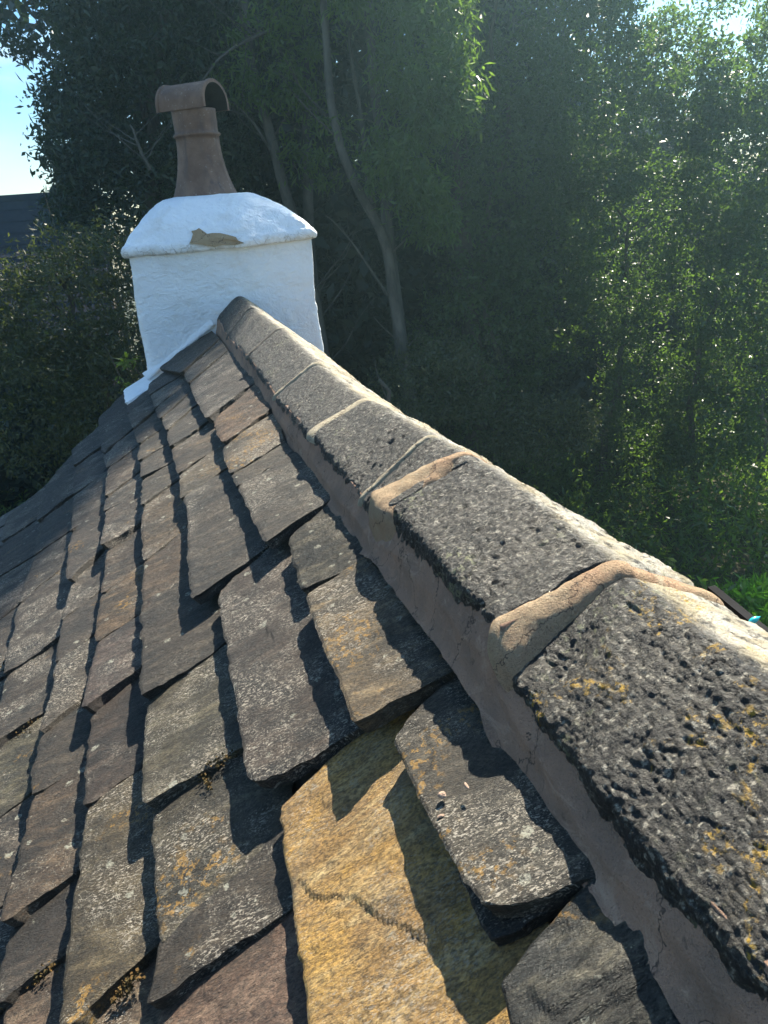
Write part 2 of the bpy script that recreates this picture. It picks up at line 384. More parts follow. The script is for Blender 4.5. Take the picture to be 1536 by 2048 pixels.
def slate(FT, NT_, NB, FB, ht=0.030, hh=0.006, th=0.020, mat='slate', tint=(1,1,1), seed=0, gap=0.0025, rag=1.0,
          crack=None, ext=0.07, side=roofp, maxres=70, relief=1.0, bulge=0.0, name='slate', tilt=0.006):
    FT, NT_, NB, FB = [np.array(a, float) for a in (FT, NT_, NB, FB)]
    eF = (FT - FB); LF = np.linalg.norm(eF); eF /= LF
    eN = (NT_ - NB); LN = np.linalg.norm(eN); eN /= LN
    FT2 = FT + eF * ext; NT2 = NT_ + eN * ext
    # gaps at the perpends
    FT2[0] -= gap; FB = FB - [gap, 0]; NT2[0] += gap; NB = NB + [gap, 0]
    cen = (FT + NT_ + NB + FB) / 4
    dist = np.linalg.norm(roofp(cen[0], cen[1], 0)) if side is roofp else 3.0
    W = abs(FB[0] - NB[0]); L = (LF + LN) / 2 + ext
    step = max(0.0042 * dist, 0.0035)
    nu = int(min(maxres, max(6, W / step))); nv = int(min(maxres, max(6, L / step)))
    s = np.linspace(0, 1, nu)[:, None]; t = np.linspace(0, 1, nv)[None, :]   # s: near->far  t: head->tail
    P = ((1 - s) * (1 - t))[..., None] * NT2 + (s * (1 - t))[..., None] * FT2 + (s * t)[..., None] * FB + ((1 - s) * t)[..., None] * NB
    u = P[..., 0]; v = P[..., 1]
    so = seed * 3.71
    q = lambda k: np.stack([u * k + so, v * k + so * 1.3, np.full_like(u, so * .7)], -1)
    # ragged tail and sides, strongest at the outline
    wt = np.clip((t - 0.80) / 0.20, 0, 1) + 0 * s
    v = v + wt * rag * (0.006 * fbm(np.stack([u * 28 + so, u * 0, u * 0 + so], -1), 3, 3, 0.7) + 0.005 * np.abs(fbm(np.stack([u * 90 + so, u * 0, u * 0 + so], -1), 4, 3, .7)) * np.clip(.4 + 2 * vnoise(np.stack([u * 14 + so, u * 0, u * 0 - so], -1), 8), 0, 1.3) + 0.006 * bulge * (s * (1 - s) * 4))
    wn_ = np.clip((0.12 - s) / 0.12, 0, 1) + 0 * t; wf = np.clip((s - 0.88) / 0.12, 0, 1) + 0 * t
    en = fbm(np.stack([v * 22 + so, v * 0 + 5, v * 0 + so], -1), 5, 4, 0.6)
    u = u + wn_ * rag * 0.008 * en - wf * rag * 0.006 * fbm(np.stack([v * 22 + so, v * 0 + 9, v * 0 - so], -1), 6, 4, 0.6)
    # rounded corners at the tail
    rr = 0.05
    cs = np.minimum(s, 1 - s) / rr
    v = v - np.where(cs < 1, (1 - cs) ** 2, 0) * wt * 0.012 * (0.4 + 1.2 * random.random())
    tt = (L * t - ext) / (L - ext)
    n = hh + (ht - hh) * tt + 0 * s
    n = n + tilt * (1 - s) ** 1.5 * (0.35 + 0.65 * np.clip(tt, 0, 1)) - 0.0015 * s
    rel = 0.0030 * fbm(q(9), 21, 3) + 0.0016 * fbm(q(40) * [1, .6, 1], 31, 4, 0.6)
    ter = fbm(q(11) * [1.2, .7, 1], 41, 3, 0.55); k = ter * 3.2
    rel = rel + 0.0021 * (np.floor(k) + np.clip((k - np.floor(k) - 0.8) / 0.2, 0, 1))
    n = n + rel * relief
    ed = np.minimum(np.minimum(s, 1 - s) / 0.03, (1 - t) / 0.03 + 0 * s); n = n - 0.003 * np.clip(1 - ed, 0, 1) ** 2
    if crack is not None:
        for (pts, drop) in crack:
            pts = sorted(pts)
            cv = np.interp(u, [a[0] for a in pts], [a[1] for a in pts]) + 0.003 * fbm(np.stack([u * 70, u * 0, u * 0], -1), 77, 4, 0.65)
            ins = np.clip((u - pts[0][0]) / .012, 0, 1) * np.clip((pts[-1][0] - u) / .012, 0, 1)
            w = np.clip((v - cv) / 0.002, 0, 1) * np.exp(-np.clip((v - cv), 0, 9) / 0.10)
            n = n - drop * w * ins
    top = side(u, v, n)
    shape = top.shape[:2]
    N = shape[0] * shape[1]
    rc = np.stack([u + so, v + so * .37, n], -1).reshape(-1, 3)
    verts = [top.reshape(-1, 3)]; faces = grid_faces(*shape)
    # rim loop
    idx = np.arange(N).reshape(shape)
    rim = np.concatenate([idx[0, :], idx[1:, -1], idx[-1, -2::-1], idx[-2:0:-1, 0]])
    ur, vr, nr = u.ravel()[rim], v.ravel()[rim], n.ravel()[rim]
    base = 0; last = rim; rcs = [rc]; cnt = N
    cu_, cv_ = ur.mean(), vr.mean()
    for lev in (0.33, 0.66, 1.0):
        jit = 0.0028 * fbm(np.stack([ur * 50 + so, vr * 50, np.full_like(ur, lev * 9)], -1), 55, 3, 0.7)
        d = np.stack([ur - cu_, vr - cv_], -1); d /= np.linalg.norm(d, axis=1)[:, None] + 1e-9
        uu = ur - d[:, 0] * (jit + 0.002 * lev); vv = vr - d[:, 1] * (jit + 0.002 * lev); nn = nr - th * lev
        verts.append(side(uu, vv, nn)); rcs.append(np.stack([uu + so, vv + so * .37, nn * 3], -1))
        ring = np.arange(cnt, cnt + len(rim)); cnt += len(rim)
        for a in range(len(rim)):
            b = (a + 1) % len(rim); faces.append([int(last[b]), int(last[a]), int(ring[a]), int(ring[b])])
        last = ring
    faces.append([int(x) for x in last[::-1]])
    V = np.concatenate(verts); RC = np.concatenate(rcs)
    if side is roofp: faces = [f[::-1] for f in faces]
    o = mesh_obj(name, V, faces, M[mat], house, True, origin=side(cen[0], cen[1], 0.0), attrs={'rc': ('FLOAT_VECTOR', RC)})
    o.color = (*tint, 1)
    me = o.data
    try: me.set_sharp_from_angle(angle=R(50))
    except Exception: pass
    return o

HT, HH = 0.038, 0.004
def T(p): return uv(p[0], p[1], HT)
def U(p): return uv(p[0], p[1], HH)
# every course: perpends as (near-bottom corner of far slate, far-bottom corner of near slate, head point, flags)
C1 = [((318,735),None,(402,668)), ((365,747),None,(428,686)), ((376,766),None,(440,712)), ((414,839),(424,838),(501,769)), ((448,887),(440,893),(527,829)),
      ((460,949),None,(530,905)), ((476,976),None,(548,930)), ((535,1093),(572,1070),(658,998),'w'), ((600,1178),(611,1192),(745,1102)),
      ((725,1462),(778,1471),(915,1338),'w'), ((976,1822),(1003,1962),(1185,1752),'w'), ((1060,2330),None,(1420,2110)), ((1120,2900),None,(1700,2600))]
C2 = [((296,766),None,(335,738)), ((299,790),None,(365,747)), ((310,817),None,(370,765)), ((321,838),None,(385,778)), ((334,862),None,(399,803)), ((343,897),None,(414,845)),
      ((357,951),None,(443,888)), ((364,1001),(370,996),(455,935)), ((391,1213),(430,1186),(535,1093),'w'), ((506,1580),(532,1602),(722,1455),'w'),
      ((640,2330),None,(1035,2090)), ((700,2900),None,(1100,2620))]
C3 = [((246,779),None,(295,748)), ((253,808),None,(297,778)), ((254,828),None,(300,792)), ((266,858),None,(310,820)), ((277,888),None,(330,852)), ((279,923),None,(341,884)),
      ((283,960),None,(352,922)), ((285,1012),None,(360,955)), ((285,1124),None,(375,1050)), ((283,1227),None,(385,1141)), ((290,1403),None,(443,1291),'w'),
      ((295,1616),None,(490,1490),'w'), ((315,1887),None,(500,1710)), ((303,2016),None,(569,1823),'w'), ((300,2400),None,(610,2190)), ((300,2800),None,(660,2560))]
C4 = [((194,834),None,(247,783)), ((206,908),None,(258,862)), ((214,936),None,(277,890)), ((210,996),None,(280,942)), ((210,1025),None,(283,983)), ((206,1100),None,(285,1042),'w'),
      ((200,1188),None,(284,1122)), ((193,1287),None,(286,1225)), ((172,1426),None,(290,1332),'w'), ((166,1614),None,(291,1523)), ((128,2075),None,(302,1905),'w'), ((115,2420),None,(300,2240)), ((90,2800),None,(300,2600))]
C5 = [((141,898),None,(196,850)), ((147,932),None,(206,890)), ((147,989),None,(213,938)), ((141,1064),None,(210,1010)), ((137,1166),None,(207,1096),'w'), ((121,1238),None,(202,1177)),
      ((112,1325),None,(192,1264)), ((83,1465),None,(172,1392)), ((62,1594),None,(168,1523)), ((12,1860),None,(159,1742),'w'), ((-5,2010),None,(137,1900),'w'), ((-30,2260),None,(125,2130)), ((-60,2600),None,(110,2450))]
C6 = [((83,975),None,(143,905)), ((75,1044),None,(147,987)), ((67,1112),None,(141,1060)), ((36,1208),None,(136,1124)), ((8,1355),None,(114,1281)), ((-18,1500),None,(87,1424),'w'),
      ((-50,1665),None,(64,1583)), ((-110,1900),None,(10,1800)), ((-150,2150),None,(-10,2030)), ((-220,2500),None,(-40,2350))]
C7 = [((12,1032),None,(80,978)), ((2,1085),None,(75,1036)), ((-25,1165),None,(67,1112)), ((-55,1280),None,(36,1208)), ((-90,1420),None,(8,1355)), ((-130,1600),None,(-18,1500)), ((-180,1800),None,(-50,1680)),
      ((-260,2100),None,(-110,1950)), ((-340,2500),None,(-170,2300))]
courses = [C1, C2, C3, C4, C5, C6, C7]
# per-slate looks: (course, index) -> material, tint, extras
tY = [uv(*p, .03) for p in ((581,1741), (612,1779), (695,1777), (745,1817), (793,1834), (852,1868), (875, 1880))]
tY = sorted([tuple(p) for p in tY], key=lambda a: a[1])
tY2 = sorted([tuple(uv(*p, .03)) for p in ((622,1795), (650,1812), (690,1818))], key=lambda a: a[1])
tA = sorted([tuple(uv(*p, .03)) for p in ((497,1245), (520,1240), (545,1275))], key=lambda a: a[1])
look = {
    (2, 0): dict(mat='paint', relief=.6),
    (0, 8): dict(mat='slate_lichen'),
    (0, 7): dict(mat='slate_rugged', th=0.03),
    (0, 9): dict(mat='slate_lichen', tint=(0.62, 0.66, 0.72), th=0.026, bulge=1.2),
    (0, 10): dict(mat='slate_rugged', tint=(0.8, 0.85, 0.9), relief=1.8),
    (0, 4): dict(mat='slate_lichen', tint=(0.9, 0.8, 0.72)), (0, 3): dict(mat='slate_lichen', tint=(1.1, .8, .65)), (0, 2): dict(tint=(.8, .8, .85)),
    (1, 8): dict(tint=(0.95, 0.90, 0.95), crack=[(tA, 0.004)]),
    (1, 9): dict(mat='slate_yellow', crack=[(tY, 0.004), (tY2, .002)], ht=0.030, maxres=150),
    (1, 7): dict(tint=(0.95, 0.98, 1.0)), (1, 6): dict(mat='slate_lichen', tint=(.85, .8, .72)),
    (2, 13): dict(mat='slate_pink'),
    (2, 10): dict(mat='slate_lichen', tint=(0.75, 0.78, 0.72)), (2, 11): dict(mat='slate_lichen', tint=(0.6, 0.62, 0.58)),
    (2, 8): dict(tint=(1.15, 0.98, 0.8)), (2, 7): dict(mat='slate_lichen', tint=(.75, .62, .5)),
    (3, 9): dict(mat='slate_lichen', tint=(0.62, 0.58, 0.46)), (3, 6): dict(mat='slate_lichen', tint=(1.0, 0.78, 0.6)), (3, 7): dict(tint=(1.2, 1.1, 1.25)),
    (3, 10): dict(mat='slate_pink', tint=(.8, .85, .8)),
    (4, 10): dict(mat='slate_pink', tint=(.9, .9, .85)), (4, 8): dict(tint=(1.15, 1.0, .85)), (5, 5): dict(mat='slate_lichen', tint=(.8, .85, .75)),
}
for ci, C in enumerate(courses):
    for k in range(len(C) - 1):
        a, b = C[k], C[k + 1]
        FBp = a[1] or a[0]
        wide_near = len(b) > 3; wide_far = len(a) > 3
        rs = random.Random(ci * 101 + k * 7)
        dn = rs.uniform(-0.003, 0.003) + (0.003 if wide_near else 0) - (0.005 if wide_far else 0)
        tl_ = rs.uniform(.004, .010) + (.006 if wide_near else 0)
        base = rs.choice([(0.85, .86, .86), (1, .95, .88), (0.80, .82, .82), (1.15, 1.05, .9), (0.95, 0.88, 0.86), (.9, .92, .86)])
        if ci >= 3: base = (base[0] * .92, base[1] * .90, base[2] * .94)
        kw = dict(tint=base, tilt=tl_, th=rs.uniform(0.022, 0.030), rag=rs.uniform(0.7, 1.3), bulge=rs.uniform(-.3, 1))
        kw.update(look.get((ci, k), {}))
        ht = kw.pop('ht', HT) + dn
        slate(U(a[2]), U(b[2]), T(b[0]), T(FBp), ht=ht, hh=HH + dn * .6, seed=ci * 31 + k + 1,
              gap=-0.0035 if (wide_near or wide_far) else -0.0015, **kw)
# the thin under-slate that shows below its neighbour next to the ridge mortar
slate(uv(1000,1650,0), uv(1130,1800,0), uv(990,1900,.012), uv(905,1745,.012), ht=0.014, hh=0.0, th=0.014, tint=(.7,.72,.75), seed=400, ext=.02)
# courses further down the slope, out of the picture to the left, and the near end behind the camera
def gen_course(v0, v1, u0, u1, seed, side=roofp, maxres=14, tints=None, w=(0.16, 0.34), mat='slate'):
    rs = random.Random(seed); u = u1
    while u > u0:
        ww = rs.uniform(*w); k = rs.uniform(-.01, .01)
        tt = rs.choice(tints or [(0.8, .8, .86), (.95, .9, .88), (.85, .8, .85)])
        slate((u, v0), (u - ww, v0), (u - ww, v1 + k), (u, v1 + k), th=0.02, tint=tt, seed=seed * 13 + int(u * 50) + 40, side=side, maxres=maxres, mat=mat, gap=-.001)
        u -= ww
v = T((-25,1165))[1]
vv = v
for i in range(5):
    gen_course(vv, vv + 0.19, -0.3, 3.9 - .04 * i, 900 + i, w=(.11, .22)); vv += 0.185
EAVE_L = vv
# right-hand slope
vr = 0.02
for i in range(7):
    gen_course(vr if i else -.02, vr + 0.18, -0.2, 4.45, 700 + i, side=roofp_r, maxres=14, mat='slate_lichen', tints=[(1.5, 1.2, .8), (1.3, 1.1, .8), (1.6, 1.4, 1.0)], w=(.25, .45)); vr += 0.175
EAVE_R = vr

# deck under the slates, both slopes
for nm, sd, vst, vend, uend in (('roof_deck', roofp, -.12, .50, 4.38), ('roof_deck', roofp, .50, EAVE_L, 3.6), ('roof_deck', roofp_r, -.12, EAVE_R, 4.38)):
    us = np.array([-0.6, uend]); 
    cs = [sd(u_, v_, n_) for u_ in us for v_ in (vst, vend - 0.03) for n_ in (-0.022, -0.06)]
    f = [(0,1,3,2), (4,6,7,5), (0,2,6,4), (1,5,7,3), (0,4,5,1), (2,3,7,6)]
    mesh_obj(nm, cs, f, M['deck'], house, False, origin=cs[0])
pL = roofp(0, EAVE_L - .1, -0.08); pR = roofp_r(0, EAVE_R - .1, -0.08)
# walls with gable
def prism(name, prof, y0, y1, mat, parent):
    n = len(prof); v = [(x, y0, z) for x, z in prof] + [(x, y1, z) for x, z in prof]
    f = [list(range(n)), list(range(2 * n - 1, n - 1, -1))] + [[i, i + n, (i + 1) % n + n, (i + 1) % n] for i in range(n)]
    return mesh_obj(name, v, f, mat, parent, False, origin=(0, (y0 + y1) / 2, -4.2))
prism('wall', [(pL[0], -4.3), (pR[0], -4.3), (pR[0], pR[2]), (0.585, -0.70), (0.435, -0.60), (pL[0], pL[2])], -0.5, 3.55, M['wall'], house)
# eaves gutter on the right: half-round trough
def gutter(x, z, y0, y1, r=0.055):
    A = np.linspace(math.pi, 2 * math.pi, 13); A2 = A[::-1]
    prof = [(x + r * math.cos(a), z + r * math.sin(a)) for a in A] + [(x + (r - .004) * math.cos(a), z + (r - .004) * math.sin(a)) for a in A2]
    prism('gutter', prof, y0, y1, M['gutter'], house)
pe = roofp_r(0, EAVE_R + .0, 0.0); gutter(pe[0] + 0.035, pe[2] - 0.0, -0.6, 4.5)
# raised pale capping with a black edge trim beside the ridge, right
a_ = at_x(1424, 1176, .80); b_ = at_x(1640, 1352, .80)
def strip(name, x0, x1, top, th, mat, y0=None, y1=None):
    v = []
    n_ = 60
    for P_ in [b_ + (a_ - b_) * q for q in np.linspace(0, 1, n_)]:
        w = .004 * float(fbm(np.array([P_[1] * 12, 0.0, x0]), 3, 3)) if mat != 'gutter' else 0
        v += [(x0, P_[1], P_[2] + top + w), (x1, P_[1], P_[2] + top), (x1, P_[1], P_[2] + top - th), (x0, P_[1], P_[2] + top - th)]
    f = grid_faces(n_, 4, wrap=True) + [[3, 2, 1, 0], [4 * n_ - 4, 4 * n_ - 3, 4 * n_ - 2, 4 * n_ - 1]]
    mesh_obj(name, v, f, M[mat], house, False, origin=(x0, b_[1], b_[2]))
strip('side_capping', .585, .790, -.006, .12, 'board'); strip('black_trim', .791, .806, .004, .13, 'gutter')
pe2 = roofp(0, EAVE_L + .0, 0.0); gutter(pe2[0] - 0.035, pe2[2] - 0.0, -0.6, 4.5)

# ================================================================== RIDGE STONES
J = [ # (crest px, left edge px)
    ((478,589), (430,632)), ((507,617), (450,668)), ((560,656), (494,710)), ((625,720), (552,794)), ((724,796), (627,871)),
    ((861,872), (720,990)), ((923,901), (790,1018)), ((1215,1110), (990,1240)), ]
def jp(c, l):
    a = at_x(*c, 0.435); b = at_x(*l, 0.297); return [(a[1] + b[1]) / 2, a[2], b[2]]
JP = [jp(*j) for j in J]
# straight continuation toward and past the camera
near_start = [0.662, -0.386, -0.474]
def ridge_stone(y1, zc1, zl1, y0, zc0, zl0, mat, seed, amp=1.0, xr=0.297, lift=0.0, round_=0.02):
    dist = math.hypot((y0 + y1) / 2, .6)
    st = min(0.010, max(0.0019, 0.0028 * dist))
    nu = int(max(12, (y1 - y0) / st)); 
    # cross-section from left underside over the crest to the right
    def prof(zc, zl, yy):
        XL = 0.297; XR = 0.573; zr = float(zright(yy))
        k = [(XL + .03, zl - .055), (XL + 0.002, zl - .050), (XL, zl - .006), (XL + .006, zl + .0005)]
        cx = 0.435
        k += [(cx - .022, zc - .010), (cx, zc), (cx + .022, zc - .010)]
        k += [(XR - .006, zr + .0005), (XR, zr - .006), (XR - .002, zr - .05), (XR - .03, zr - .055)]
        k = np.array(k); d = np.r_[0, np.cumsum(np.linalg.norm(np.diff(k, axis=0), axis=1))]
        nv = int(0.46 / st); s = np.linspace(0, d[-1], nv)
        x = np.interp(s, d, k[:, 0]); z = np.interp(s, d, k[:, 1])
        ker = np.ones(5) / 5
        for _ in range(2):
            xs = np.convolve(np.pad(x, 2, 'edge'), ker, 'valid'); zs = np.convolve(np.pad(z, 2, 'edge'), ker, 'valid'); x, z = xs, zs
        return x, z
    x1, z1 = prof(zc1, zl1, y1); x0, z0 = prof(zc0, zl0, y0)
    s = np.linspace(0, 1, nu)[:, None]
    X = x0[None] * (1 - s) + x1[None] * s; Z = z0[None] * (1 - s) + z1[None] * s + lift; Y = (y0 * (1 - s) + y1 * s) + 0 * X
    # ends rounded off
    ec = np.minimum(s, 1 - s) * (y1 - y0)
    fall = np.where(ec < 0.018, (1 - ec / 0.018) ** 2, 0)
    tx = np.gradient(X, axis=1); tz = np.gradient(Z, axis=1); ln = np.hypot(tx, tz) + 1e-9; nx = -tz / ln; nz = tx / ln
    P = np.stack([X, Y, Z], -1); so = seed * 5.3
    d = 0.006 * fbm(P * 7 + so, 1, 3) + 0.0045 * fbm(P * 26 + so, 2, 3) + 0.0022 * fbm(P * 90 + so, 3, 4, 0.65)
    if mat == 'ridge_rough':
        rg = np.clip(1 - np.abs(vnoise(P * np.array([95, 60, 95]) + so, 15)) * 3.5, 0, 1) + .7 * np.clip(1 - np.abs(vnoise(P * np.array([190, 130, 190]) + so, 25)) * 3, 0, 1); d = d - 0.0019 * rg * (0.7 + 0.8 * fbm(P * 20 + so, 16, 2)) + 0.0014 * fbm(P * np.array([190, 120, 190]) + so, 5, 3, 0.65) + 0.006 * fbm(P * 14 + so, 8, 3)
    else:
        pn = fbm(P * np.array([58, 95, 58]) + so, 9, 3, .6) * 1.5; d = d - 0.0045 * np.clip((pn - 0.28) / 0.4, 0, 1) * np.clip(.5 + fbm(P * 9 + so, 18, 2) * 2, 0, 1)
        d = d + 0.0022 * vnoise(P * np.array([30, 210, 30]) + so, 10) + 0.0018 * fbm(P * np.array([120, 160, 120]) + so, 14, 3, .7)
    d = d * amp * np.clip(.25 + ec / .05, 0, 1) - fall * 0.009
    X = X + nx * d; Z = Z + nz * d
    Yj = Y + 0.006 * fbm(np.stack([X * 25, Z * 25, s * 2 + 0 * X + so], -1), 12, 3) * (1 - np.clip(ec / 0.03, 0, 1))
    P = np.stack([X, Yj, Z], -1)
    nvv = X.shape[1]
    faces = grid_faces(nu, nvv)
    faces.append([int(i) for i in range(nvv - 1, -1, -1)]); faces.append([int(i) for i in range((nu - 1) * nvv, nu * nvv)])
    faces = [f for f in faces]
    zc = zc0 * (1 - s) + zc1 * s
    cr = np.clip((X - 0.436) / 0.03, 0, 1) * .92  # pale mask right of the crest: wear and painted sunlit side
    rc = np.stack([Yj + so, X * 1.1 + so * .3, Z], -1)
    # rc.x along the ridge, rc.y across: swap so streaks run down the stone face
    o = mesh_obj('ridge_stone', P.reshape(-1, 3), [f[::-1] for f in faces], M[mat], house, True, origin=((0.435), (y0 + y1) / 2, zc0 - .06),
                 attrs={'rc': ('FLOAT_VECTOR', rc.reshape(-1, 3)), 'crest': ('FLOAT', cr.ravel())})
    return o
g = 0.004
for k in range(len(JP) - 1):
    a, b = JP[k], JP[k + 1]
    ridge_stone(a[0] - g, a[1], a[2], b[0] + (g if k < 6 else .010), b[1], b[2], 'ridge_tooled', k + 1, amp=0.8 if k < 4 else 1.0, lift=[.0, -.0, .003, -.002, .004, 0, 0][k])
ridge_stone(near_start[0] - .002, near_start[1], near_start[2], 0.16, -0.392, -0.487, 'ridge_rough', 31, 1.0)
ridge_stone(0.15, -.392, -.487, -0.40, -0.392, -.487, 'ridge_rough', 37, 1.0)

# mortar fillet under the ridge, left: surveyed top and bottom lines
top_px = [(430,632),(450,668),(494,710),(552,794),(627,871),(720,990),(755,1050),(800,1045),(860,1110),(925,1180),(990,1240),(1000,1330),(1060,1410),(1130,1500),(1190,1600),(1380,1790),(1536,1960)]
bot_px = [(418,655),(437,700),(478,760),(520,830),(575,900),(600,940),(660,1000),(720,1092),(750,1103),(820,1205),(870,1265),(920,1332),(965,1400),(1000,1490),(1020,1540),(1130,1680),(1200,1780),(1300,1920),(1380,2048)]
tp = np.array([at_x(*p, 0.294) for p in top_px]); bp = np.array([at_x(*p, 0.272) for p in bot_px])
def fillet(name, mirror=False, mat='mortar'):
    ys = np.concatenate([np.arange(-0.4, 1.5, 0.0045), np.arange(1.5, 4.36, 0.012)])
    zt = np.interp(ys, tp[::-1, 1], tp[::-1, 2]); zb = np.interp(ys, bp[::-1, 1], bp[::-1, 2])
    t = np.linspace(0, 1, 34)[None, :]; yy = ys[:, None] + 0 * t
    zt = zt[:, None] - 0.004 + 0; zb = zb[:, None]
    zt = zt + 0.005 * fbm(np.stack([yy * 14, yy * 0, yy * 0], -1), 61, 3)
    z = zt * (1 - t) + (zb - 0.012) * t
    x = 0.304 + .006 * np.clip((.5 - yy) / .1, 0, 1) - 0.006 * np.sin(t * math.pi * .55) - 0.022 * t ** 1.3
    P = np.stack([x + 0 * yy, yy, z], -1)
    b = 0.005 * fbm(P * [6, 6, 12], 62, 3) + 0.0022 * fbm(P * [22, 14, 30], 63, 3) + 0.0006 * fbm(P * 120, 64, 3)
    # a trowelled roll half way down and the upper lip lying thin against the stone
    b = b + 0.004 * np.exp(-((t - 0.5 - 0.18 * fbm(np.stack([yy * 5, yy * 0, yy * 0], -1), 66, 2)) / 0.13) ** 2)
    x = x - b * np.clip(t * 4, 0.25, 1) - 0.003 * t
    # lips: back into the stone on top, ragged toe at the bottom
    x = x + 0.02 * np.clip((0.06 - t) / 0.06, 0, 1); 
    tail = np.clip((t - 0.9) / 0.1, 0, 1)
    x = x - tail * 0.006 + 0.004 * tail * fbm(np.stack([yy * 40, yy * 0, yy * 0], -1), 65, 4, .7)
    if mirror:
        x = 0.87 - x; z = (zright(yy) - .006) * (1 - t) + (-0.61) * t
    P = np.stack([x, yy, z], -1)
    f = grid_faces(*P.shape[:2])
    if not mirror: f = [q[::-1] for q in f]
    # closed back
    V = P.reshape(-1, 3); n0 = len(V)
    back = P[:, [0, -1]].copy(); back[..., 0] = 0.34 if not mirror else 0.53
    V = np.concatenate([V, back.reshape(-1, 3)])
    return mesh_obj(name, V, f, M[mat], house, True, origin=(0.29, 2, -0.5))
fillet('mortar_fillet'); fillet('mortar_fillet', True, 'mortar_sand')

# mortar in the joints of the ridge: a strip that follows the cross-section
def joint(yc_crest, w_crest, yl, wl, zc, zl, mat, proud=0.004, lump=0.0, seed=0, right=True, drop=.02, dz=0.0):
    zr = float(zright(yc_crest))
    k = [(0.290, zl - drop, 0), (0.294, zl - .004, 0.0), (0.303, zl + .002, .06), (0.413, zc - .010, .9), (0.435, zc, 1), (0.457, zc - .010, 1.0), (0.567, zr + .002, 1), (0.574, zr - .004, 1), (0.575, zr - drop, 1)]
    k = np.array(k); d = np.r_[0, np.cumsum(np.linalg.norm(np.diff(k[:, :2], axis=0), axis=1))]
    nv = 110; s = np.linspace(0, d[-1], nv)
    x = np.interp(s, d, k[:, 0]); z = np.interp(s, d, k[:, 1]); wgt = np.interp(s, d, k[:, 2])
    ker = np.ones(7) / 7; x = np.convolve(np.pad(x, 3, 'edge'), ker, 'valid'); z = np.convolve(np.pad(z, 3, 'edge'), ker, 'valid')
    nu = 26; t = np.linspace(-1, 1, nu)[:, None]
    yc = yl * (1 - wgt) + yc_crest * wgt; ww = wl * (1 - wgt) + w_crest * wgt
    ww = ww * (1 + 0.25 * fbm(np.stack([s * 30 + seed, s * 0, s * 0], -1), 71, 3))
    Y = yc[None] + t * ww[None] * .5
    Y = Y + 0.003 * fbm(np.stack([s[None] * 60 + 0 * t, t * 1.5 + 0 * s[None], t * 0 + s[None] * 0 + seed], -1), 72, 3)
    tx = np.gradient(x); tz = np.gradient(z); ln = np.hypot(tx, tz); nx = -tz / ln; nz = tx / ln
    prof = (1 - np.abs(t) ** 3)
    proud = proud * np.where(x[None] > .45, .15, 1.0)
    h = -0.007 + prof * (0.007 + proud) + 0 * s[None]
    z = z[None] + dz * t * (1 - wgt[None])
    PP = np.stack([x[None] + 0 * t, Y, z], -1)
    h = h + prof * (0.0012 * fbm(PP * 60 + seed, 73, 3) + lump * np.clip((.44 - x[None]) / .06, 0, 1) * (0.5 + fbm(PP * 24 + seed, 74, 2)))
    P = np.stack([x[None] + nx[None] * h, Y, z + nz[None] * h], -1)
    f = grid_faces(nu, nv)
    return mesh_obj('ridge_joint_mortar', P.reshape(-1, 3), [q[::-1] for q in f], M[mat], house, True, origin=(0.435, yc_crest, zc - .03))
j = JP
joint(j[1][0], .012, j[1][0], .012, j[1][1], j[1][2], 'mortar_grey', .001, seed=1)
joint(j[2][0], .022, j[2][0], .03, j[2][1], j[2][2], 'mortar_grey', .003, seed=2)
joint(j[3][0], .02, j[3][0], .022, j[3][1], j[3][2], 'mortar_pale', .001, seed=3)
joint(j[4][0] + .01, .045, j[4][0], .07, j[4][1], j[4][2], 'mortar_pale', .004, seed=4, lump=.001)
joint(j[5][0], .02, j[5][0], .018, j[5][1], j[5][2], 'mortar_pale', .002, seed=5)
joint(1.118, .022, 1.145, .15, j[6][1], j[6][2] - .02, 'mortar_sand', .002, lump=.010, seed=6, drop=.07)
joint(0.668, .036, 0.672, .056, (j[7][1] + near_start[1]) / 2, -0.452, 'mortar_sand', .0045, lump=.0, seed=7, drop=.03, dz=.022)

# ================================================================== CHIMNEY
CHY = 4.43
def cw(px, py, y=CHY): return at_y(px, py, y)
chim = bpy.data.objects.new('chimney', None); col.objects.link(chim); chim.parent = house
cz = at_y(300, 750, CHY)
ccx = (at_y(262, 530, CHY)[0] + at_y(628, 480, CHY)[0]) / 2
DEPTH = 0.80
chim.location = (np.array([ccx, CHY + DEPTH / 2, -4.2]) - parent_world(house)).tolist()
def rrect(cx, cy, hx, hy, r, n=44):
    pts = []
    per = n
    for (sx, sy, a0) in ((1, 1, 0), (-1, 1, 90), (-1, -1, 180), (1, -1, 270)):
        for a in np.linspace(a0, a0 + 90, 7):
            pts.append((cx + sx * (hx - r) + r * math.cos(R(a)), cy + sy * (hy - r) + r * math.sin(R(a))))
    pts = np.array(pts + [pts[0]]); d = np.r_[0, np.cumsum(np.linalg.norm(np.diff(pts, axis=0), axis=1))]
    s = np.linspace(0, d[-1], per, endpoint=False)
    return np.stack([np.interp(s, d, pts[:, 0]), np.interp(s, d, pts[:, 1])], -1)
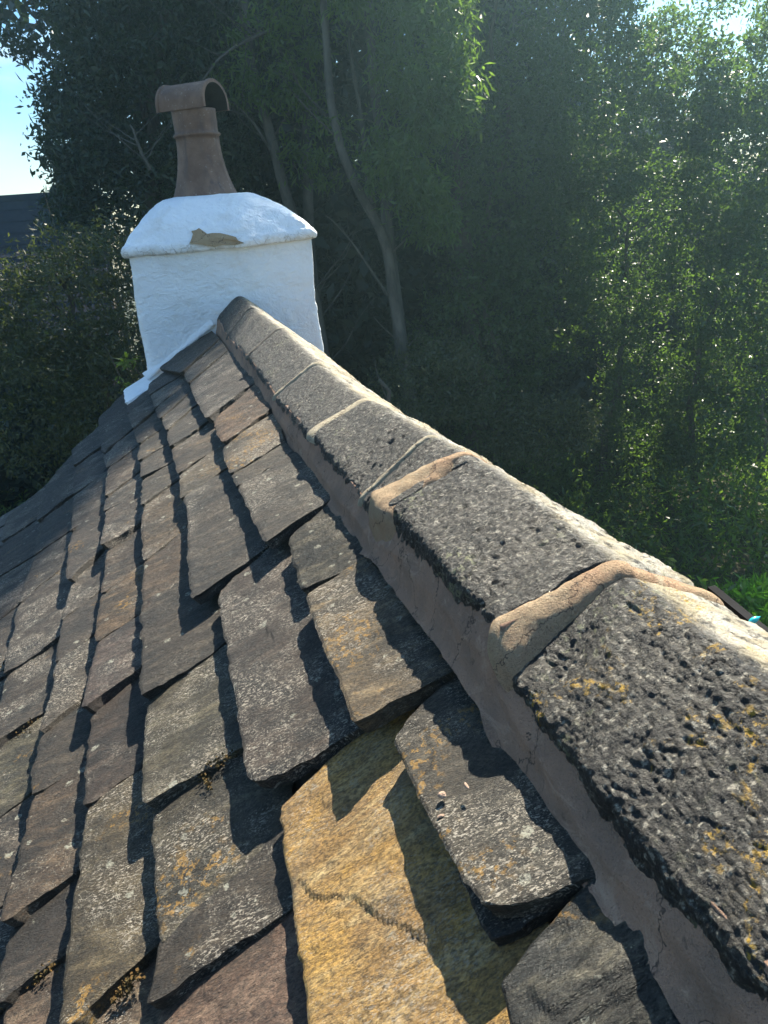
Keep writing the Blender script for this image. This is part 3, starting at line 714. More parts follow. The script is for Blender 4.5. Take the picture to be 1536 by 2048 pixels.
def loft(name, levels, mat, parent, n=260, amp=(0.006, 0.003), edge=None, seed=0, captop=True, warp=None):
    """levels: list of (z, x0, x1, y0, y1, r)"""
    V = []; E = []
    for (z, x0, x1, y0, y1, r) in levels:
        p = rrect((x0 + x1) / 2, (y0 + y1) / 2, (x1 - x0) / 2, (y1 - y0) / 2, r, n)
        V.append(np.concatenate([p, np.full((n, 1), z)], 1)); E.append(np.full(n, edge(z) if edge else 0.0))
    V = np.array(V); E = np.array(E)
    c = V.mean(1, keepdims=True); d = V - c; d[..., 2] = 0; d /= np.linalg.norm(d, axis=-1, keepdims=True) + 1e-9
    nn = amp[0] * fbm(V * 6 + seed, 81, 3) + amp[1] * fbm(V * 24 + seed, 82, 4, .6)
    V = V + d * nn[..., None]
    V[..., 2] += 0.5 * amp[0] * fbm(V * 8 + seed + 9, 83, 3)
    if warp is not None: V = warp(V)
    L = len(levels); faces = grid_faces(L, n, wrap=True)
    VV = V.reshape(-1, 3); EE = E.ravel()
    faces.append([int(i) for i in range(n - 1, -1, -1)])
    if captop: faces.append([int(i) for i in range((L - 1) * n, L * n)])
    return mesh_obj(name, VV, faces, M[mat], parent, True, origin=VV.min(0) * [0, 0, 1] + VV.mean(0) * [1, 1, 0], attrs={'edge': ('FLOAT', EE)})
# body: left and right outline surveyed on the front plane
capL = cw(246, 519, CHY - .03); capR = cw(638, 478, CHY - .03)
zcap = (capL[2] + capR[2]) / 2
Lpts = sorted([(cw(*p)[2], cw(*p)[0]) for p in ((262,535),(270,600),(280,655),(289,705),(297,752))])
Rpts = sorted([(cw(*p)[2], cw(*p)[0]) for p in ((626,490),(630,560),(637,625),(650,700))])
lv = []
for z in np.concatenate([[-4.25, -3.0, -2.0], np.linspace(-1.4, zcap + .012, 90)]):
    x0 = np.interp(z, [a for a, _ in Lpts], [b for _, b in Lpts]); x1 = np.interp(z, [a for a, _ in Rpts], [b for _, b in Rpts])
    lv.append((z, x0, x1, CHY, CHY + DEPTH, 0.03))
print('chimney', Lpts, Rpts, zcap)
slopeZ = (capR[2] - capL[2]) / (capR[0] - capL[0])
def tiltcap(V):
    w = np.clip((V[..., 2] - (zcap - .25)) / .25, 0, 1)
    V = V.copy(); V[..., 2] += w * slopeZ * (V[..., 0] - (capL[0] + capR[0]) / 2); return V
body = loft('chimney_stack', lv, 'paint', chim, amp=(0.014, 0.006), warp=tiltcap, n=320)
# painted weathering cap: drip edge then domed flaunching up to the pot
potc = np.array([0, CHY + DEPTH / 2])
pb = at_y(412, 392, CHY + DEPTH / 2); potx = pb[0]; potz = pb[2]
print('pot', pb)
cl = []
x0, x1 = capL[0], capR[0]; y0, y1 = CHY - .035, CHY + DEPTH + .035
def capedge(z): return float(np.clip(1 - (z - zcap) / 0.07, 0, 1))
rimh = cw(246, 519, CHY)[2]
for (h, ins) in ((0.0, .025), (0.003, .006), (.012, 0.0), (.03, -.002), (0.045, .002), (.058, .010), (.066, .020)):
    cl.append((zcap + h, x0 + ins, x1 - ins, y0 + ins, y1 - ins, 0.035))
H = potz - (zcap + .066)
for t in np.linspace(0.04, 1, 40):
    q = 1 - (1 - t) ** 1.0
    # inset grows faster near the top (convex dome)
    f = 1 - math.sqrt(max(0, 1 - t ** 1.65)) * 0.5 - 0.5 * (1 - t)
    hx0 = (x0 + .02) * (1 - f) + (potx - 0.20) * f; hx1 = (x1 - .02) * (1 - f) + (potx + 0.19) * f
    hy0 = (y0 + .02) * (1 - f) + (potc[1] - 0.19) * f; hy1 = (y1 - .02) * (1 - f) + (potc[1] + .19) * f
    cl.append((zcap + .066 + H * t, hx0, hx1, hy0, hy1, 0.035 + 0.15 * f))
cap = loft('chimney_cap', cl, 'paint', chim, amp=(0.022, 0.009), edge=capedge, seed=5, warp=tiltcap, n=320)
# bare patch where the paint has come off
pp = [(383,462),(386,468),(383,478),(379,487),(402,489),(428,494),(444,490),(470,490),(489,486),(476,481),(472,474),(458,470),(440,466),(425,466),(412,468),(402,462),(398,456),(392,460)]
def ray_plane_patch(pts, name, mat, off):
    # project on the front of the cap: use a Y that follows the dome
    out = []
    for (px, py) in pts:
        best = None
        lo, hi = CHY - .06, CHY + .35
        for y in np.linspace(lo, hi, 200):
            P = at_y(px, py, y)
            zt = slopeZ * (P[0] - (x0 + x1) / 2)
            # cap surface y at this height
            zz = [c[0] for c in cl]; yy = [c[3] for c in cl]
            ys = np.interp(P[2] - zt, zz, yy)
            if y >= ys - off: best = P; break
        out.append(best)
    return np.array(out)
P = ray_plane_patch(pp, '', '', 0.019)
Pb = P + np.array([0, .035, -.0])
cc = P.mean(0)
k = len(P)
V = np.concatenate([P, Pb, [cc]]); fcs = [[i, (i + 1) % k, 2 * k] for i in range(k)] + [[(i + 1) % k, i, i + k, (i + 1) % k + k] for i in range(k)]
fo = mesh_obj('bare_patch', V, fcs, M['bare'], chim, False, origin=cc); fo['label'] = 'buff bare patch where white paint has flaked off the cap'
# painted slope fillet where the stack meets the slates
us = np.linspace(0, 1, 60); A = roofp(np.full(60, CHY - .0), 0, 0)
va = np.linspace(-0.02, (O0[0] - Lpts[0][1]) / CP + .0, 60)
sec = [(0.01, .034), (-.003, .022), (-.007, .014), (-.013, .008), (-.013, -.01), (.02, -.0)]
V = []
for i, v_ in enumerate(va):
    for (dy, n_) in sec:
        w = 1 + .25 * fbm(np.array([v_ * 20, dy * 20, 1.0]), 90, 3)
        V.append(roofp(CHY + dy * w, v_, .02 + n_ * w))
mesh_obj('painted_fillet', np.array(V), [f[::-1] for f in grid_faces(60, len(sec))], M['paint'], chim, True, origin=V[0], attrs={'edge': ('FLOAT', np.zeros(len(V)))})
V = []
for i, v_ in enumerate(np.linspace(-.02, .36, 60)):
    for (dy, n_) in sec: V.append(roofp_r(CHY + dy, v_, .02 + n_))
mesh_obj('painted_fillet', np.array(V), grid_faces(60, len(sec)), M['paint'], chim, True, origin=V[0], attrs={'edge': ('FLOAT', np.zeros(len(V)))})

# pot
def pot_levels():
    mpp = np.linalg.norm(pb) / 1
    s = pb.dot(CAMROT @ np.array([0, 0, 1.])) / F      # metres per pixel at the pot
    return s
s_ = pot_levels()
def ring_loft(name, lev, mat, parent, n=48, thick=None):
    V = []
    for (z, r, octo) in lev:
        a = np.linspace(0, 2 * math.pi, n, endpoint=False)
        ro = r * math.cos(math.pi / 8) / np.cos(((a + math.pi / 8 + .25) % (math.pi / 4)) - math.pi / 8) * 1.03
        rr = ro * octo + r * (1 - octo)
        V.append(np.stack([potx + rr * np.cos(a), potc[1] + rr * np.sin(a), np.full(n, z)], -1))
    V = np.array(V); V += 0.002 * fbm(V * 20, 95, 3)[..., None]
    f = grid_faces(len(lev), n, wrap=True)
    return mesh_obj(name, V.reshape(-1, 3), f, M[mat], parent, True, origin=(potx, potc[1], lev[0][0]))
zof = lambda py: at_y(402, py, potc[1])[2]
z_b, z_ring, z_t = potz - .03, zof(273), zof(228)
lev = [(z_b - .02, .198, 1), (z_b, .194, 1)]
for t in np.linspace(0, 1, 14):
    r = .119 + (.190 - .119) * (1 - t) ** 2.1
    lev.append((z_b + .01 + (z_ring - z_b - .012) * t, r, 1 - t ** 3 * 1.0))
lev += [(z_ring - .004, .121, 0), (z_ring, .128, 0), (z_ring + .010, .129, 0), (z_ring + .015, .121, 0)]
for t in np.linspace(0, 1, 8): lev.append((z_ring + .02 + (z_t - z_ring) * t,   .117 + .004 * t, 0))
zt_ = lev[-1][0]
lev += [(zt_, .106, 0), (zt_ - .25, .100, 0)]
ring_loft('chimney_pot', lev, 'clay', chim, 72)
# sooty plug down inside
a = np.linspace(0, 2 * math.pi, 32, endpoint=False)
mesh_obj('flue', [(potx + .115 * math.cos(x), potc[1] + .115 * math.sin(x), zt_ - .2) for x in a], [list(range(32))], M['soot'], chim, False, origin=(potx, potc[1], zt_ - .2))
# half-round hood cowl
al = R(36); ax = np.array([-math.cos(al), math.sin(al), 0.0]); side_ = np.array([math.sin(al), math.cos(al), 0.0])
zc_ = zt_ + .004; RO, RI = .128, .114; hl = .15
def cowl():
    prof = []
    A = np.linspace(0, math.pi, 25)
    outer = [(-RO, -.035)] + [(-RO * math.cos(x), RO * math.sin(x)) for x in A] + [(RO, -.035)]
    inner = [(RI, -.035)] + [(RI * math.cos(x), RI * math.sin(x)) for x in A] + [(-RI, -.035)]
    pr = np.array(outer + inner); n = len(pr)
    ts = np.array([-hl, -hl + .004, -hl + .016, -hl + .02, 0, hl - .02, hl - .016, hl - .004, hl]); ex = np.array([1.03, 1.06, 1.06, 1, 1, 1, 1.06, 1.06, 1.03])
    c = np.array([potx, potc[1], zc_ + .02]); V = []
    for t, e in zip(ts, ex):
        q = pr.copy(); q[:27] *= e
        V.append(c + ax * t + q[:, :1] * side_ + q[:, 1:] * np.array([0, 0, .84]))
    V = np.array(V)
    f = grid_faces(len(ts), n, wrap=True)
    h = n // 2
    for k in (0, len(ts) - 1):
        for i in range(h - 1):
            q = [k * n + i, k * n + i + 1, k * n + n - 2 - i, k * n + n - 1 - i]
            f.append(q if k == 0 else q[::-1])
    o = mesh_obj('hood_cowl', V.reshape(-1, 3), f, M['clay'], chim, True, origin=c)
    o.data.materials.append(M['soot'])
    for pl in o.data.polygons:
        if all((vi % n) >= 27 for vi in pl.vertices): pl.material_index = 1
    o.data.set_sharp_from_angle(angle=R(40))
cowl()

# ================================================================== small loose things on the roof
def lump(name, p, r, mat, label, cat, seed, sq=(1, 1, .7)):
    a = []; nlat, nlon = 9, 14
    for i in range(nlat + 1):
        th_ = math.pi * i / nlat
        for jx in range(nlon):
            ph = 2 * math.pi * jx / nlon
            a.append((math.sin(th_) * math.cos(ph), math.sin(th_) * math.sin(ph), math.cos(th_)))
    a = np.array(a); d = 1 + .35 * fbm(a * 1.6 + seed, 99, 3); a = a * d[:, None] * r * np.array(sq)
    f = grid_faces(nlat + 1, nlon, wrap=True)
    o = mesh_obj(name, a + p, f, M[mat], None, False, origin=p); return tag(o, label, cat)
def on_slate(px, py, h): c = uv(px, py, h); return roofp(c[0], c[1], h)
lump('mortar_crumb', on_slate(884, 1590, .041), .0042, 'crumb', 'pinkish crumb of mortar lying uppermost on the dark slate beside the ridge', 'mortar crumb', 1)
lump('mortar_crumb', on_slate(882, 1632, .040), .0028, 'crumb', 'small pale mortar crumb just below the larger pinkish one on the dark slate', 'mortar crumb', 2, (1.5, .6, .6))
lump('stone_chip', on_slate(933, 1572, .041), .003, 'crumb', 'slim buff stone chip lying nearest the ridge on the dark slate', 'stone chip', 3, (.6, 1.7, .6))
lump('stone_chip', on_slate(102, 1424, .034), .016, 'mortar_pale', 'pale quartz chip on the lower left slates', 'stone chip', 5, (1, 1, .5)) if False else None
# turquoise plastic peg-shaped thing on the right-hand slope
pc = roofp_r(0, 0, 0)
r_ = ray(1508, 1240); NR = np.array([SP, 0, CP]); OR = np.array([0.87 - O0[0], 0, O0[2]])
pt = r_ * (.745 / r_[0])
print('turq', pt)
def spindle(p, d, L, r):
    d = d / np.linalg.norm(d); a = np.cross(d, [0, 0, 1]); a /= np.linalg.norm(a); b = np.cross(d, a)
    V = []
    for t in np.linspace(-1, 1, 15):
        rr = r * max(.12, (1 - abs(t) ** 2.2)) * (1.0 if t < .2 else 1 - .3 * (t - .2))
        for k in range(16):
            g_ = 2 * math.pi * k / 16; V.append(p + d * t * L / 2 + rr * (math.cos(g_) * a + math.sin(g_) * b))
    f = grid_faces(15, 16, wrap=True) + [list(range(15, -1, -1)), list(range(14 * 16, 15 * 16))]
    o = mesh_obj('plastic_plug', V, f, M['turquoise'], None, True, origin=p)
    tag(o, 'small turquoise plastic plug lying on the pale capping beyond the ridge at right', 'plastic plug')
if 0 < pt[1] < 4: spindle(pt, CX * 1.0 - CD * -.22 + 0 * CY + np.array([0, -.05, 0]), 0.022, .0045)
# moss in some joints (ground cover in tufts)
mv = []
for (p0, p1, n_) in (((300,1600),(480,1500),260), ((20,1480),(78,1432),60), ((0,2015),(120,1925),160), ((235,2000),(290,1940),160), ((400,1520),(425,1575),120), ((0,1340),(60,1300),40)):
    for _ in range(n_):
        t = random.random(); px = p0[0] + (p1[0] - p0[0]) * t + random.gauss(0, 3); py = p0[1] + (p1[1] - p0[1]) * t + random.gauss(6, 5)
        c = uv(px, py, .012); q = roofp(c[0], c[1], .012 + random.random() * .012)
        r = random.uniform(.001, .003)
        d1 = RNG.normal(size=3); d1 /= np.linalg.norm(d1); d2 = np.cross(d1, RNG.normal(size=3)); d2 /= np.linalg.norm(d2)
        mv.append([q - d1 * r, q + d2 * r, q + d1 * r, q - d2 * r])
mo = quad_mesh('moss', np.array(mv), M['moss']); tag(mo, 'orange brown moss growing in the slate joints', 'moss', kind='stuff')

# ================================================================== GROUND
GZ = -4.2
n = 120; xs = np.linspace(-42, 46, n); ys = np.linspace(-30, 58, n)
XX, YY = np.meshgrid(xs, ys, indexing='ij'); ZZ = GZ + 0.25 * fbm(np.stack([XX * .15, YY * .15, XX * 0], -1), 5, 3)
ZZ = np.where((np.abs(XX) < 4) & (YY < 7), GZ, ZZ)
tag(mesh_obj('ground', np.stack([XX, YY, ZZ], -1).reshape(-1, 3), [f[::-1] for f in grid_faces(n, n)], M['ground'], None, True), 'dark woodland floor below the roof', None, kind='structure')

# ================================================================== FOLIAGE
def leaf_quads(C, L, W, up=0.0, rng=RNG, droop=0.3):
    n = len(C)
    d = rng.normal(size=(n, 3)); d[:, 2] -= droop; d /= np.linalg.norm(d, axis=1)[:, None]
    r = rng.normal(size=(n, 3)); r[:, 2] += up; w = np.cross(d, r); w /= np.linalg.norm(w, axis=1)[:, None] + 1e-9
    L = (L * rng.uniform(.5, 1.6, n) ** 1.2)[:, None]; W = (W * rng.uniform(.6, 1.2, n))[:, None]
    nrm = np.cross(d, w)
    return np.stack([C, C + d * L * .45 + w * W * .5 + nrm * L * .08, C + d * L, C + d * L * .45 - w * W * .5 + nrm * L * .08], 1)
def clumps(ells, n_clump, per, spread, shell=0.45, rng=RNG):
    """ells: list of (center, radii, weight)"""
    w = np.array([e[2] for e in ells], float); w /= w.sum(); out = []
    for (c, r, _), k in zip(ells, rng.multinomial(n_clump, w)):
        d = rng.normal(size=(k, 3)); d /= np.linalg.norm(d, axis=1)[:, None]
        rad = (shell + (1 - shell) * rng.random(k)) ** .7
        rad *= 1 + .22 * fbm(d * 2.5 + np.sum(c), 7, 2)
        cc_ = np.array(c) + d * rad[:, None] * np.array(r)
        sz = spread * rng.uniform(.5, 1.5, k)
        p = cc_[:, None] + np.clip(rng.normal(size=(k, per, 3)), -1.7, 1.7) * sz[:, None, None] * np.array([1, 1, .6])
        out.append(p.reshape(-1, 3))
    return np.concatenate(out)
def tube(paths, seg=7):
    V = []; Fc = []; off = 0
    for pts, radii in paths:
        pts = np.array(pts, float); m_ = len(pts)
        tg = np.gradient(pts, axis=0); tg /= np.linalg.norm(tg, axis=1)[:, None] + 1e-9
        ref = np.array([0.3, 1, .1]); a = np.cross(tg, ref); a /= np.linalg.norm(a, axis=1)[:, None] + 1e-9; b = np.cross(tg, a)
        an = np.linspace(0, 2 * math.pi, seg, endpoint=False)
        ring = pts[:, None] + np.array(radii)[:, None, None] * (np.cos(an)[None, :, None] * a[:, None] + np.sin(an)[None, :, None] * b[:, None])
        V.append(ring.reshape(-1, 3)); Fc += grid_faces(m_, seg, off, True)
        off += m_ * seg
    return np.concatenate(V), Fc
def smooth_path(ctrl, n=24, jit=0.0, seed=0):
    c = np.array(ctrl, float); d = np.r_[0, np.cumsum(np.linalg.norm(np.diff(c, axis=0), axis=1))]; s = np.linspace(0, d[-1], n)
    P = np.stack([np.interp(s, d, c[:, i]) for i in range(3)], -1)
    for _ in range(2):
        P[1:-1] = (P[:-2] + 2 * P[1:-1] + P[2:]) / 4
    if jit: P[1:-1] += jit * np.stack([fbm(np.stack([s * .8, s * 0 + k * 7, s * 0 + seed], -1), 3, 3) for k in range(3)], -1)[1:-1]
    return P
def px_path(pts, y, n=24, jit=.05, seed=0, y2=None):
    y2 = y if y2 is None else y2
    return smooth_path([at_y(px, py, y + (y2 - y) * i / max(1, len(pts) - 1)) for i, (px, py) in enumerate(pts)], n, jit, seed)
def branches(base, n, length, r0, seed, up=.5):
    rs = np.random.default_rng(seed); out = []
    for _ in range(n):
        i = rs.integers(len(base) // 4, len(base) - 1); p = base[i]
        d = rs.normal(size=3); d[2] = abs(d[2]) * up + .2; d /= np.linalg.norm(d)
        L = length * rs.uniform(.5, 1.2); k = 9
        t = np.linspace(0, 1, k)[:, None]
        P = p + d * t * L + np.array([0, 0, .25]) * (t ** 2) * L + .07 * L * np.stack([fbm(np.stack([t[:, 0] * 3, t[:, 0] * 0 + q, t[:, 0] * 0 + seed + _], -1), 1, 2) for q in range(3)], -1) * t
        out.append((P, r0 * (1 - .85 * t[:, 0])))
    return out
def tree(name, label, cat, group, base_xy, trunks, ells, nclump, per, spread, leaf, LW, bark='bark_dark', nbr=10, brl=1.2, seed=0, shell=.45, droop=.3, up=0.0):
    root = empty(name, (base_xy[0], base_xy[1], GZ), label, cat, group)
    ps = []
    for i, (P, r0, r1) in enumerate(trunks):
        rad = np.linspace(r0, r1, len(P)); ps.append((P, rad)); ps += branches(P, nbr, brl, min(.014, min(r0, r1) * .5), seed + i)
    V, Fc = tube(ps, 8)
    mesh_obj('trunk', V, Fc, M[bark], root, True, origin=(base_xy[0], base_xy[1], GZ))
    rng = np.random.default_rng(seed + 5)
    C = clumps(ells, nclump, per, spread, shell, rng)
    quad_mesh('crown', leaf_quads(C, LW[0], LW[1], rng=rng, droop=droop, up=up), M[leaf], root)
    return root
def E_(px, py, y, rx, ry, rz, w=1): return (at_y(px, py, y), (rx, ry, rz), w)
def ground_pt(px, y): p = at_y(px, 700, y); return (p[0], y)
def trunk_from_ground(x, y, top, r0, r1, seed, lean=0):
    return (smooth_path([(x, y, GZ), (x + lean * .3, y, (GZ + top[2]) / 2), tuple(top)], 22, .4, seed), r0, r1)

# left broad dark tree against the sky
b = ground_pt(330, 11.5)
tree('broadleaf_tree', 'tall dark broadleaf tree whose ragged crown stands against the sky at left', 'tree', 'trees behind the cottage', b,
     [trunk_from_ground(b[0], b[1], at_y(330, -150, 11.5), .20, .05, 3), trunk_from_ground(b[0] + .3, b[1] + .3, at_y(220, 60, 11.2), .11, .03, 4)],
     [E_(330, 170, 11.5, 1.2, 1.2, 1.6, 3), E_(215, 60, 11.0, .55, .9, .75, 1.2), E_(175, 300, 11, .42, .8, .75, 1.4), E_(290, 420, 11, .95, 1, 1.0, 1.6), E_(180, 180, 11, .5, .8, .5, .7),
      E_(42, 90, 10.6, .16, .25, .2, .12), E_(130, 0, 10.6, .3, .4, .35, .3), E_(430, -100, 12, 1.8, 1.3, 1.3, 2.5), E_(150, 420, 10.8, .3, .4, .3, .4), E_(115, 300, 10.8, .2, .4, .35, .25), E_(110, 200, 10.8, .15, .3, .25, .12)],
     1500, 26, .11, 'leaf_dark', (.085, .038), seed=21, nbr=14)
# tall tree of the wood whose top shades the chimney
b = (4.6, 11.4)
tree('tall_tree', 'tall tree rising out of the picture above the ash stems', 'tree', 'trees behind the cottage', b, [trunk_from_ground(4.6, 11.4, (4.6, 11.4, 10), .16, .04, 13)],
     [((4.5, 11.2, 8.9), (1.15, 1.0, 1.2), 2.5), ((5.15, 11.2, 10.9), (.7, .7, 1.1), 1.2), ((5.35, 11.2, 9.9), (.62, .8, .85), 1.2), ((5.75, 11.2, 11.4), (.5, .6, .7), .6), ((4.2, 11.6, 6.5), (1.6, 1, 1.6), 2.5)], 900, 24, .13, 'leaf_dark', (.12, .06), seed=29, nbr=14)
# pale-barked multi-stemmed ash in the middle
yA = 9.6
gx = ground_pt(800, yA)
def down(path, y, x=None):            # continue a surveyed stem to the ground
    p = path[-1]; return np.concatenate([path, smooth_path([tuple(p), (p[0] + .05, p[1], (p[2] + GZ) / 2), (p[0] + .1, p[1], GZ)], 12, .03)[1:]])
st1 = down(px_path([(640,-120),(652,60),(662,200),(680,300),(712,375),(752,440),(775,500),(790,600),(808,720)], yA, 40, .03, 1), yA)
st2 = down(px_path([(730,-100),(738,60),(748,170),(765,320),(772,440),(790,600),(815,760)], yA + .5, 40, .04, 2), yA + .5)
tree('ash_tree', 'pale barked ash with two bent stems just right of the chimney pot', 'tree', 'trees behind the cottage', (st1[-1][0], yA),
     [(st1, .035, .085), (st2, .05, .11), (px_path([(700,60),(720,230),(730,330),(748,436)], yA + .1, 18, .04, 5), .018, .035), (px_path([(650,430),(700,480),(740,540),(775,590)], yA - .2, 14, .03, 6), .006, .02),
      (px_path([(560,100),(600,180),(668,250),(690,312)], yA + .3, 14, .05, 6), .008, .022)],
     [E_(850, 120, yA - .3, .55, .7, .8, 1.4), E_(800, 330, yA - .5, .4, .5, .45, .6), E_(890, 210, yA - .6, .35, .4, .35, .45), E_(640, 300, yA + .5, .4, .6, .5, .25), E_(760, -60, yA, 1.2, .8, .5, 1.2), E_(560, 120, yA + .6, .7, .5, .7, .45), E_(860, 430, yA - .3, .3, .4, .35, .35)],
     760, 22, .10, 'leaf_ash', (.10, .030), bark='bark', seed=33, nbr=5, brl=.8, droop=.8)
st3 = down(px_path([(470,-100),(492,60),(512,170),(540,270),(560,360),(590,450),(625,560),(645,700)], yA + 1.0, 36, .04, 8), yA)
st4 = down(px_path([(610,-100),(612,100),(612,300),(618,450),(630,600),(640,760)], yA + 1.5, 30, .05, 9), yA)
tree('ash_tree', 'slender grey ash stems leaning directly behind the chimney pot', 'tree', 'trees behind the cottage', (st3[-1][0], yA + 1),
     [(st3, .05, .10), (st4, .05, .10), (px_path([(395,170),(430,120),(470,92),(540,60)], yA + .6, 14, .04, 3), .012, .02), (px_path([(455,200),(500,240),(540,300)], yA + .8, 10, .04, 3), .012, .02), (px_path([(260,250),(275,300),(300,340)], yA, 10, .03, 3), .012, .02)],
     [E_(520, 60, yA + 1.4, 1.0, .6, .8, 1), E_(450, 300, yA + 1.6, .5, .5, .8, .7), E_(600, -100, yA + 1.4, 1.5, .8, .7, 1)],
     330, 22, .12, 'leaf_dark', (.09, .034), bark='bark', seed=44, nbr=7, brl=1.0, droop=.5)
# right-hand small-leaved trees hung with ivy
for i, (px, y, lab, ells, stems) in enumerate([
    (1010, 11.0, 'dense shadowy small leaved tree in the middle of the wood wall right of the ash',
        [E_(1000, 60, 11.3, 1.1, .9, 1.3, 2), E_(1000, 400, 11.2, 1.1, 1, 1.5, 2.6), E_(960, 700, 10.8, 1.2, 1, 1.3, 2.2), E_(1110, 560, 10.8, .8, 1, 1.5, 1.5)], [(1000, -60)]),
    (1250, 10.0, 'glossy ivy hung tree with upright stems below the bright sky gap at upper right',
        [E_(1190, 200, 10.2, .8, .8, 1.2, 2.2), E_(1250, 500, 9.9, .9, .8, 1.4, 2.6), E_(1290, 800, 9.7, .7, .8, 1.0, 1.4), E_(1210, -60, 10.4, .55, .6, .6, .9), E_(1330, 90, 10.2, .5, .5, .45, .5)], [(1235, 420)]),
    (1490, 9.0, 'sunlit glossy leaved tree at the right edge with bright specks all down it',
        [E_(1480, 330, 9.0, .8, .8, 1.1, 2.4), E_(1480, 640, 8.8, .8, .8, 1.3, 2.6), E_(1420, 850, 8.8, .7, .7, .7, 1.2), E_(1590, 100, 9.3, .6, .7, .9, .9), E_(1400, 200, 9.2, .5, .5, .6, .8), E_(1480, 60, 9.4, .5, .5, .5, .25), E_(1380, -40, 9.6, .5, .4, .4, .12)], [(1415, 560), (1540, 500)])]):
    b = ground_pt(px, y)
    tree('ivy_clad_tree' if i else 'hawthorn_tree', lab, 'tree', 'trees behind the cottage', b,
         [trunk_from_ground(at_y(tx, 700, y)[0], y, at_y(tx, ty, y), .06, .02, 50 + i + q) for q, (tx, ty) in enumerate(stems)],
         ells, [1300, 1600, 1700][i], 26, .085, 'leaf_small', ([.07, .058, .056][i], [.045, .038, .038][i]), seed=60 + i, nbr=5, brl=.6, shell=.5, droop=.2)
# willow-like grey-green shrub, low at left, and others under the chimney
b = ground_pt(120, 7.6)
tree('large_shrub', 'broad olive green shrub filling the lower left behind the roof verge', 'shrub', 'shrubs under the trees', b,
     [trunk_from_ground(b[0], b[1], at_y(120, 560, 7.6), .07, .02, 71)],
     [E_(130, 640, 7.6, .75, .8, .75, 2.5), E_(40, 800, 7.2, .7, .8, .8, 2), E_(200, 780, 7.4, .5, .7, .7, 1.5), E_(235, 530, 8.2, .45, .6, .45, 1), E_(110, 560, 7.8, .3, .5, .3, .5), E_(-80, 700, 7.4, .6, .6, .9, 1)],
     1100, 26, .075, 'leaf_olive', (.045, .020), seed=72, nbr=12, brl=.7)
b = ground_pt(250, 5.9)
tree('sapling', 'young sapling with fresh yellow green leaves beside the foot of the chimney', 'sapling', None, b,
     [trunk_from_ground(b[0] - .1, b[1], at_y(252, 715, 5.9), .012, .004, 81), (px_path([(208,690),(232,740),(262,800)], 5.9, 8, .01, 3), .003, .006)],
     [E_(254, 722, 5.9, .05, .05, .05, 1), E_(248, 765, 5.9, .05, .05, .03, .8)], 10, 6, .025, 'leaf_sapling', (.05, .022), seed=83, nbr=2, brl=.2)
b = ground_pt(760, 8.2)
tree('large_shrub', 'dark shadowed shrub under the ash stems behind the ridge', 'shrub', 'shrubs under the trees', b,
     [trunk_from_ground(b[0], b[1], at_y(760, 760, 8.2), .05, .02, 91)],
     [E_(880, 760, 9.0, .9, .6, .6, 2), E_(720, 900, 8.4, .8, .6, .6, 1), E_(1080, 860, 8.8, .9, .6, .5, 2)], 420, 24, .09, 'leaf_olive', (.06, .028), seed=92, nbr=10, brl=.5)
# laurel with big fresh leaves, bottom right
b = ground_pt(1490, 5.6)
tree('laurel_bush', 'fresh green laurel bush at the right edge just beyond the gutter', 'bush', None, (b[0] + .3, b[1]),
     [(smooth_path([(b[0] + .3, 5.6, GZ), tuple(at_y(1500, 1230, 5.6))], 8), .03, .01)],
     [E_(1500, 1215, 5.5, .42, .35, .16, 2), E_(1580, 1220, 5.4, .4, .4, .22, 1), E_(1520, 1300, 5.3, .5, .5, .4, 2)], 150, 12, .07, 'leaf_bright', (.11, .035), seed=95, nbr=8, brl=.3, droop=-.9)
# undergrowth: nettles and grasses on the woodland floor
n = 9000
X_ = RNG.uniform(-4, 11, n); Y_ = RNG.uniform(5.6, 12.5, n)
hgt = RNG.uniform(.15, 1.0, n) * (0.6 + .5 * fbm(np.stack([X_ * .8, Y_ * .8, X_ * 0], -1), 6, 2))
per = 9; t = RNG.random((n, per))
P = np.stack([X_[:, None] + RNG.normal(size=(n, per)) * .05, Y_[:, None] + RNG.normal(size=(n, per)) * .05, GZ + t * hgt[:, None] * 1.3], -1).reshape(-1, 3)
u_ = quad_mesh('undergrowth', leaf_quads(P, .10, .035, rng=RNG, droop=-.3), M['leaf_ash']); tag(u_, 'nettles and rough grass covering the woodland floor', 'undergrowth', kind='stuff')
# wood behind: one continuous mass
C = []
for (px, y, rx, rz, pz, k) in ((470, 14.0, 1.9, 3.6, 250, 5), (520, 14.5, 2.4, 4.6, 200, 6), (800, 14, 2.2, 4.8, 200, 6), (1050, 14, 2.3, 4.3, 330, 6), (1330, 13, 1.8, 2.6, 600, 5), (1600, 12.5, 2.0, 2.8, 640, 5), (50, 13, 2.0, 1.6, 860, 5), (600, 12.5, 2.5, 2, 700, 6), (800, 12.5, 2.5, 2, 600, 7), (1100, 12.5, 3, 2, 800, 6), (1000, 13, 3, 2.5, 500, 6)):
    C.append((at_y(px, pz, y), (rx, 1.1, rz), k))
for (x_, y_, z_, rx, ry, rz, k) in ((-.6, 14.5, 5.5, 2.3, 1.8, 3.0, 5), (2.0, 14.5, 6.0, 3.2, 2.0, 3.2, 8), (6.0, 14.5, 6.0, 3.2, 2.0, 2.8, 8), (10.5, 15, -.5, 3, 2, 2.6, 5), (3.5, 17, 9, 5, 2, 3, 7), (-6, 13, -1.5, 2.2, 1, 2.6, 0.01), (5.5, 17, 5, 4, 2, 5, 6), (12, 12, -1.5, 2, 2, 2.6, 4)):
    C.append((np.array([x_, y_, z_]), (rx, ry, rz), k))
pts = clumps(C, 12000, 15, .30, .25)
keep = []
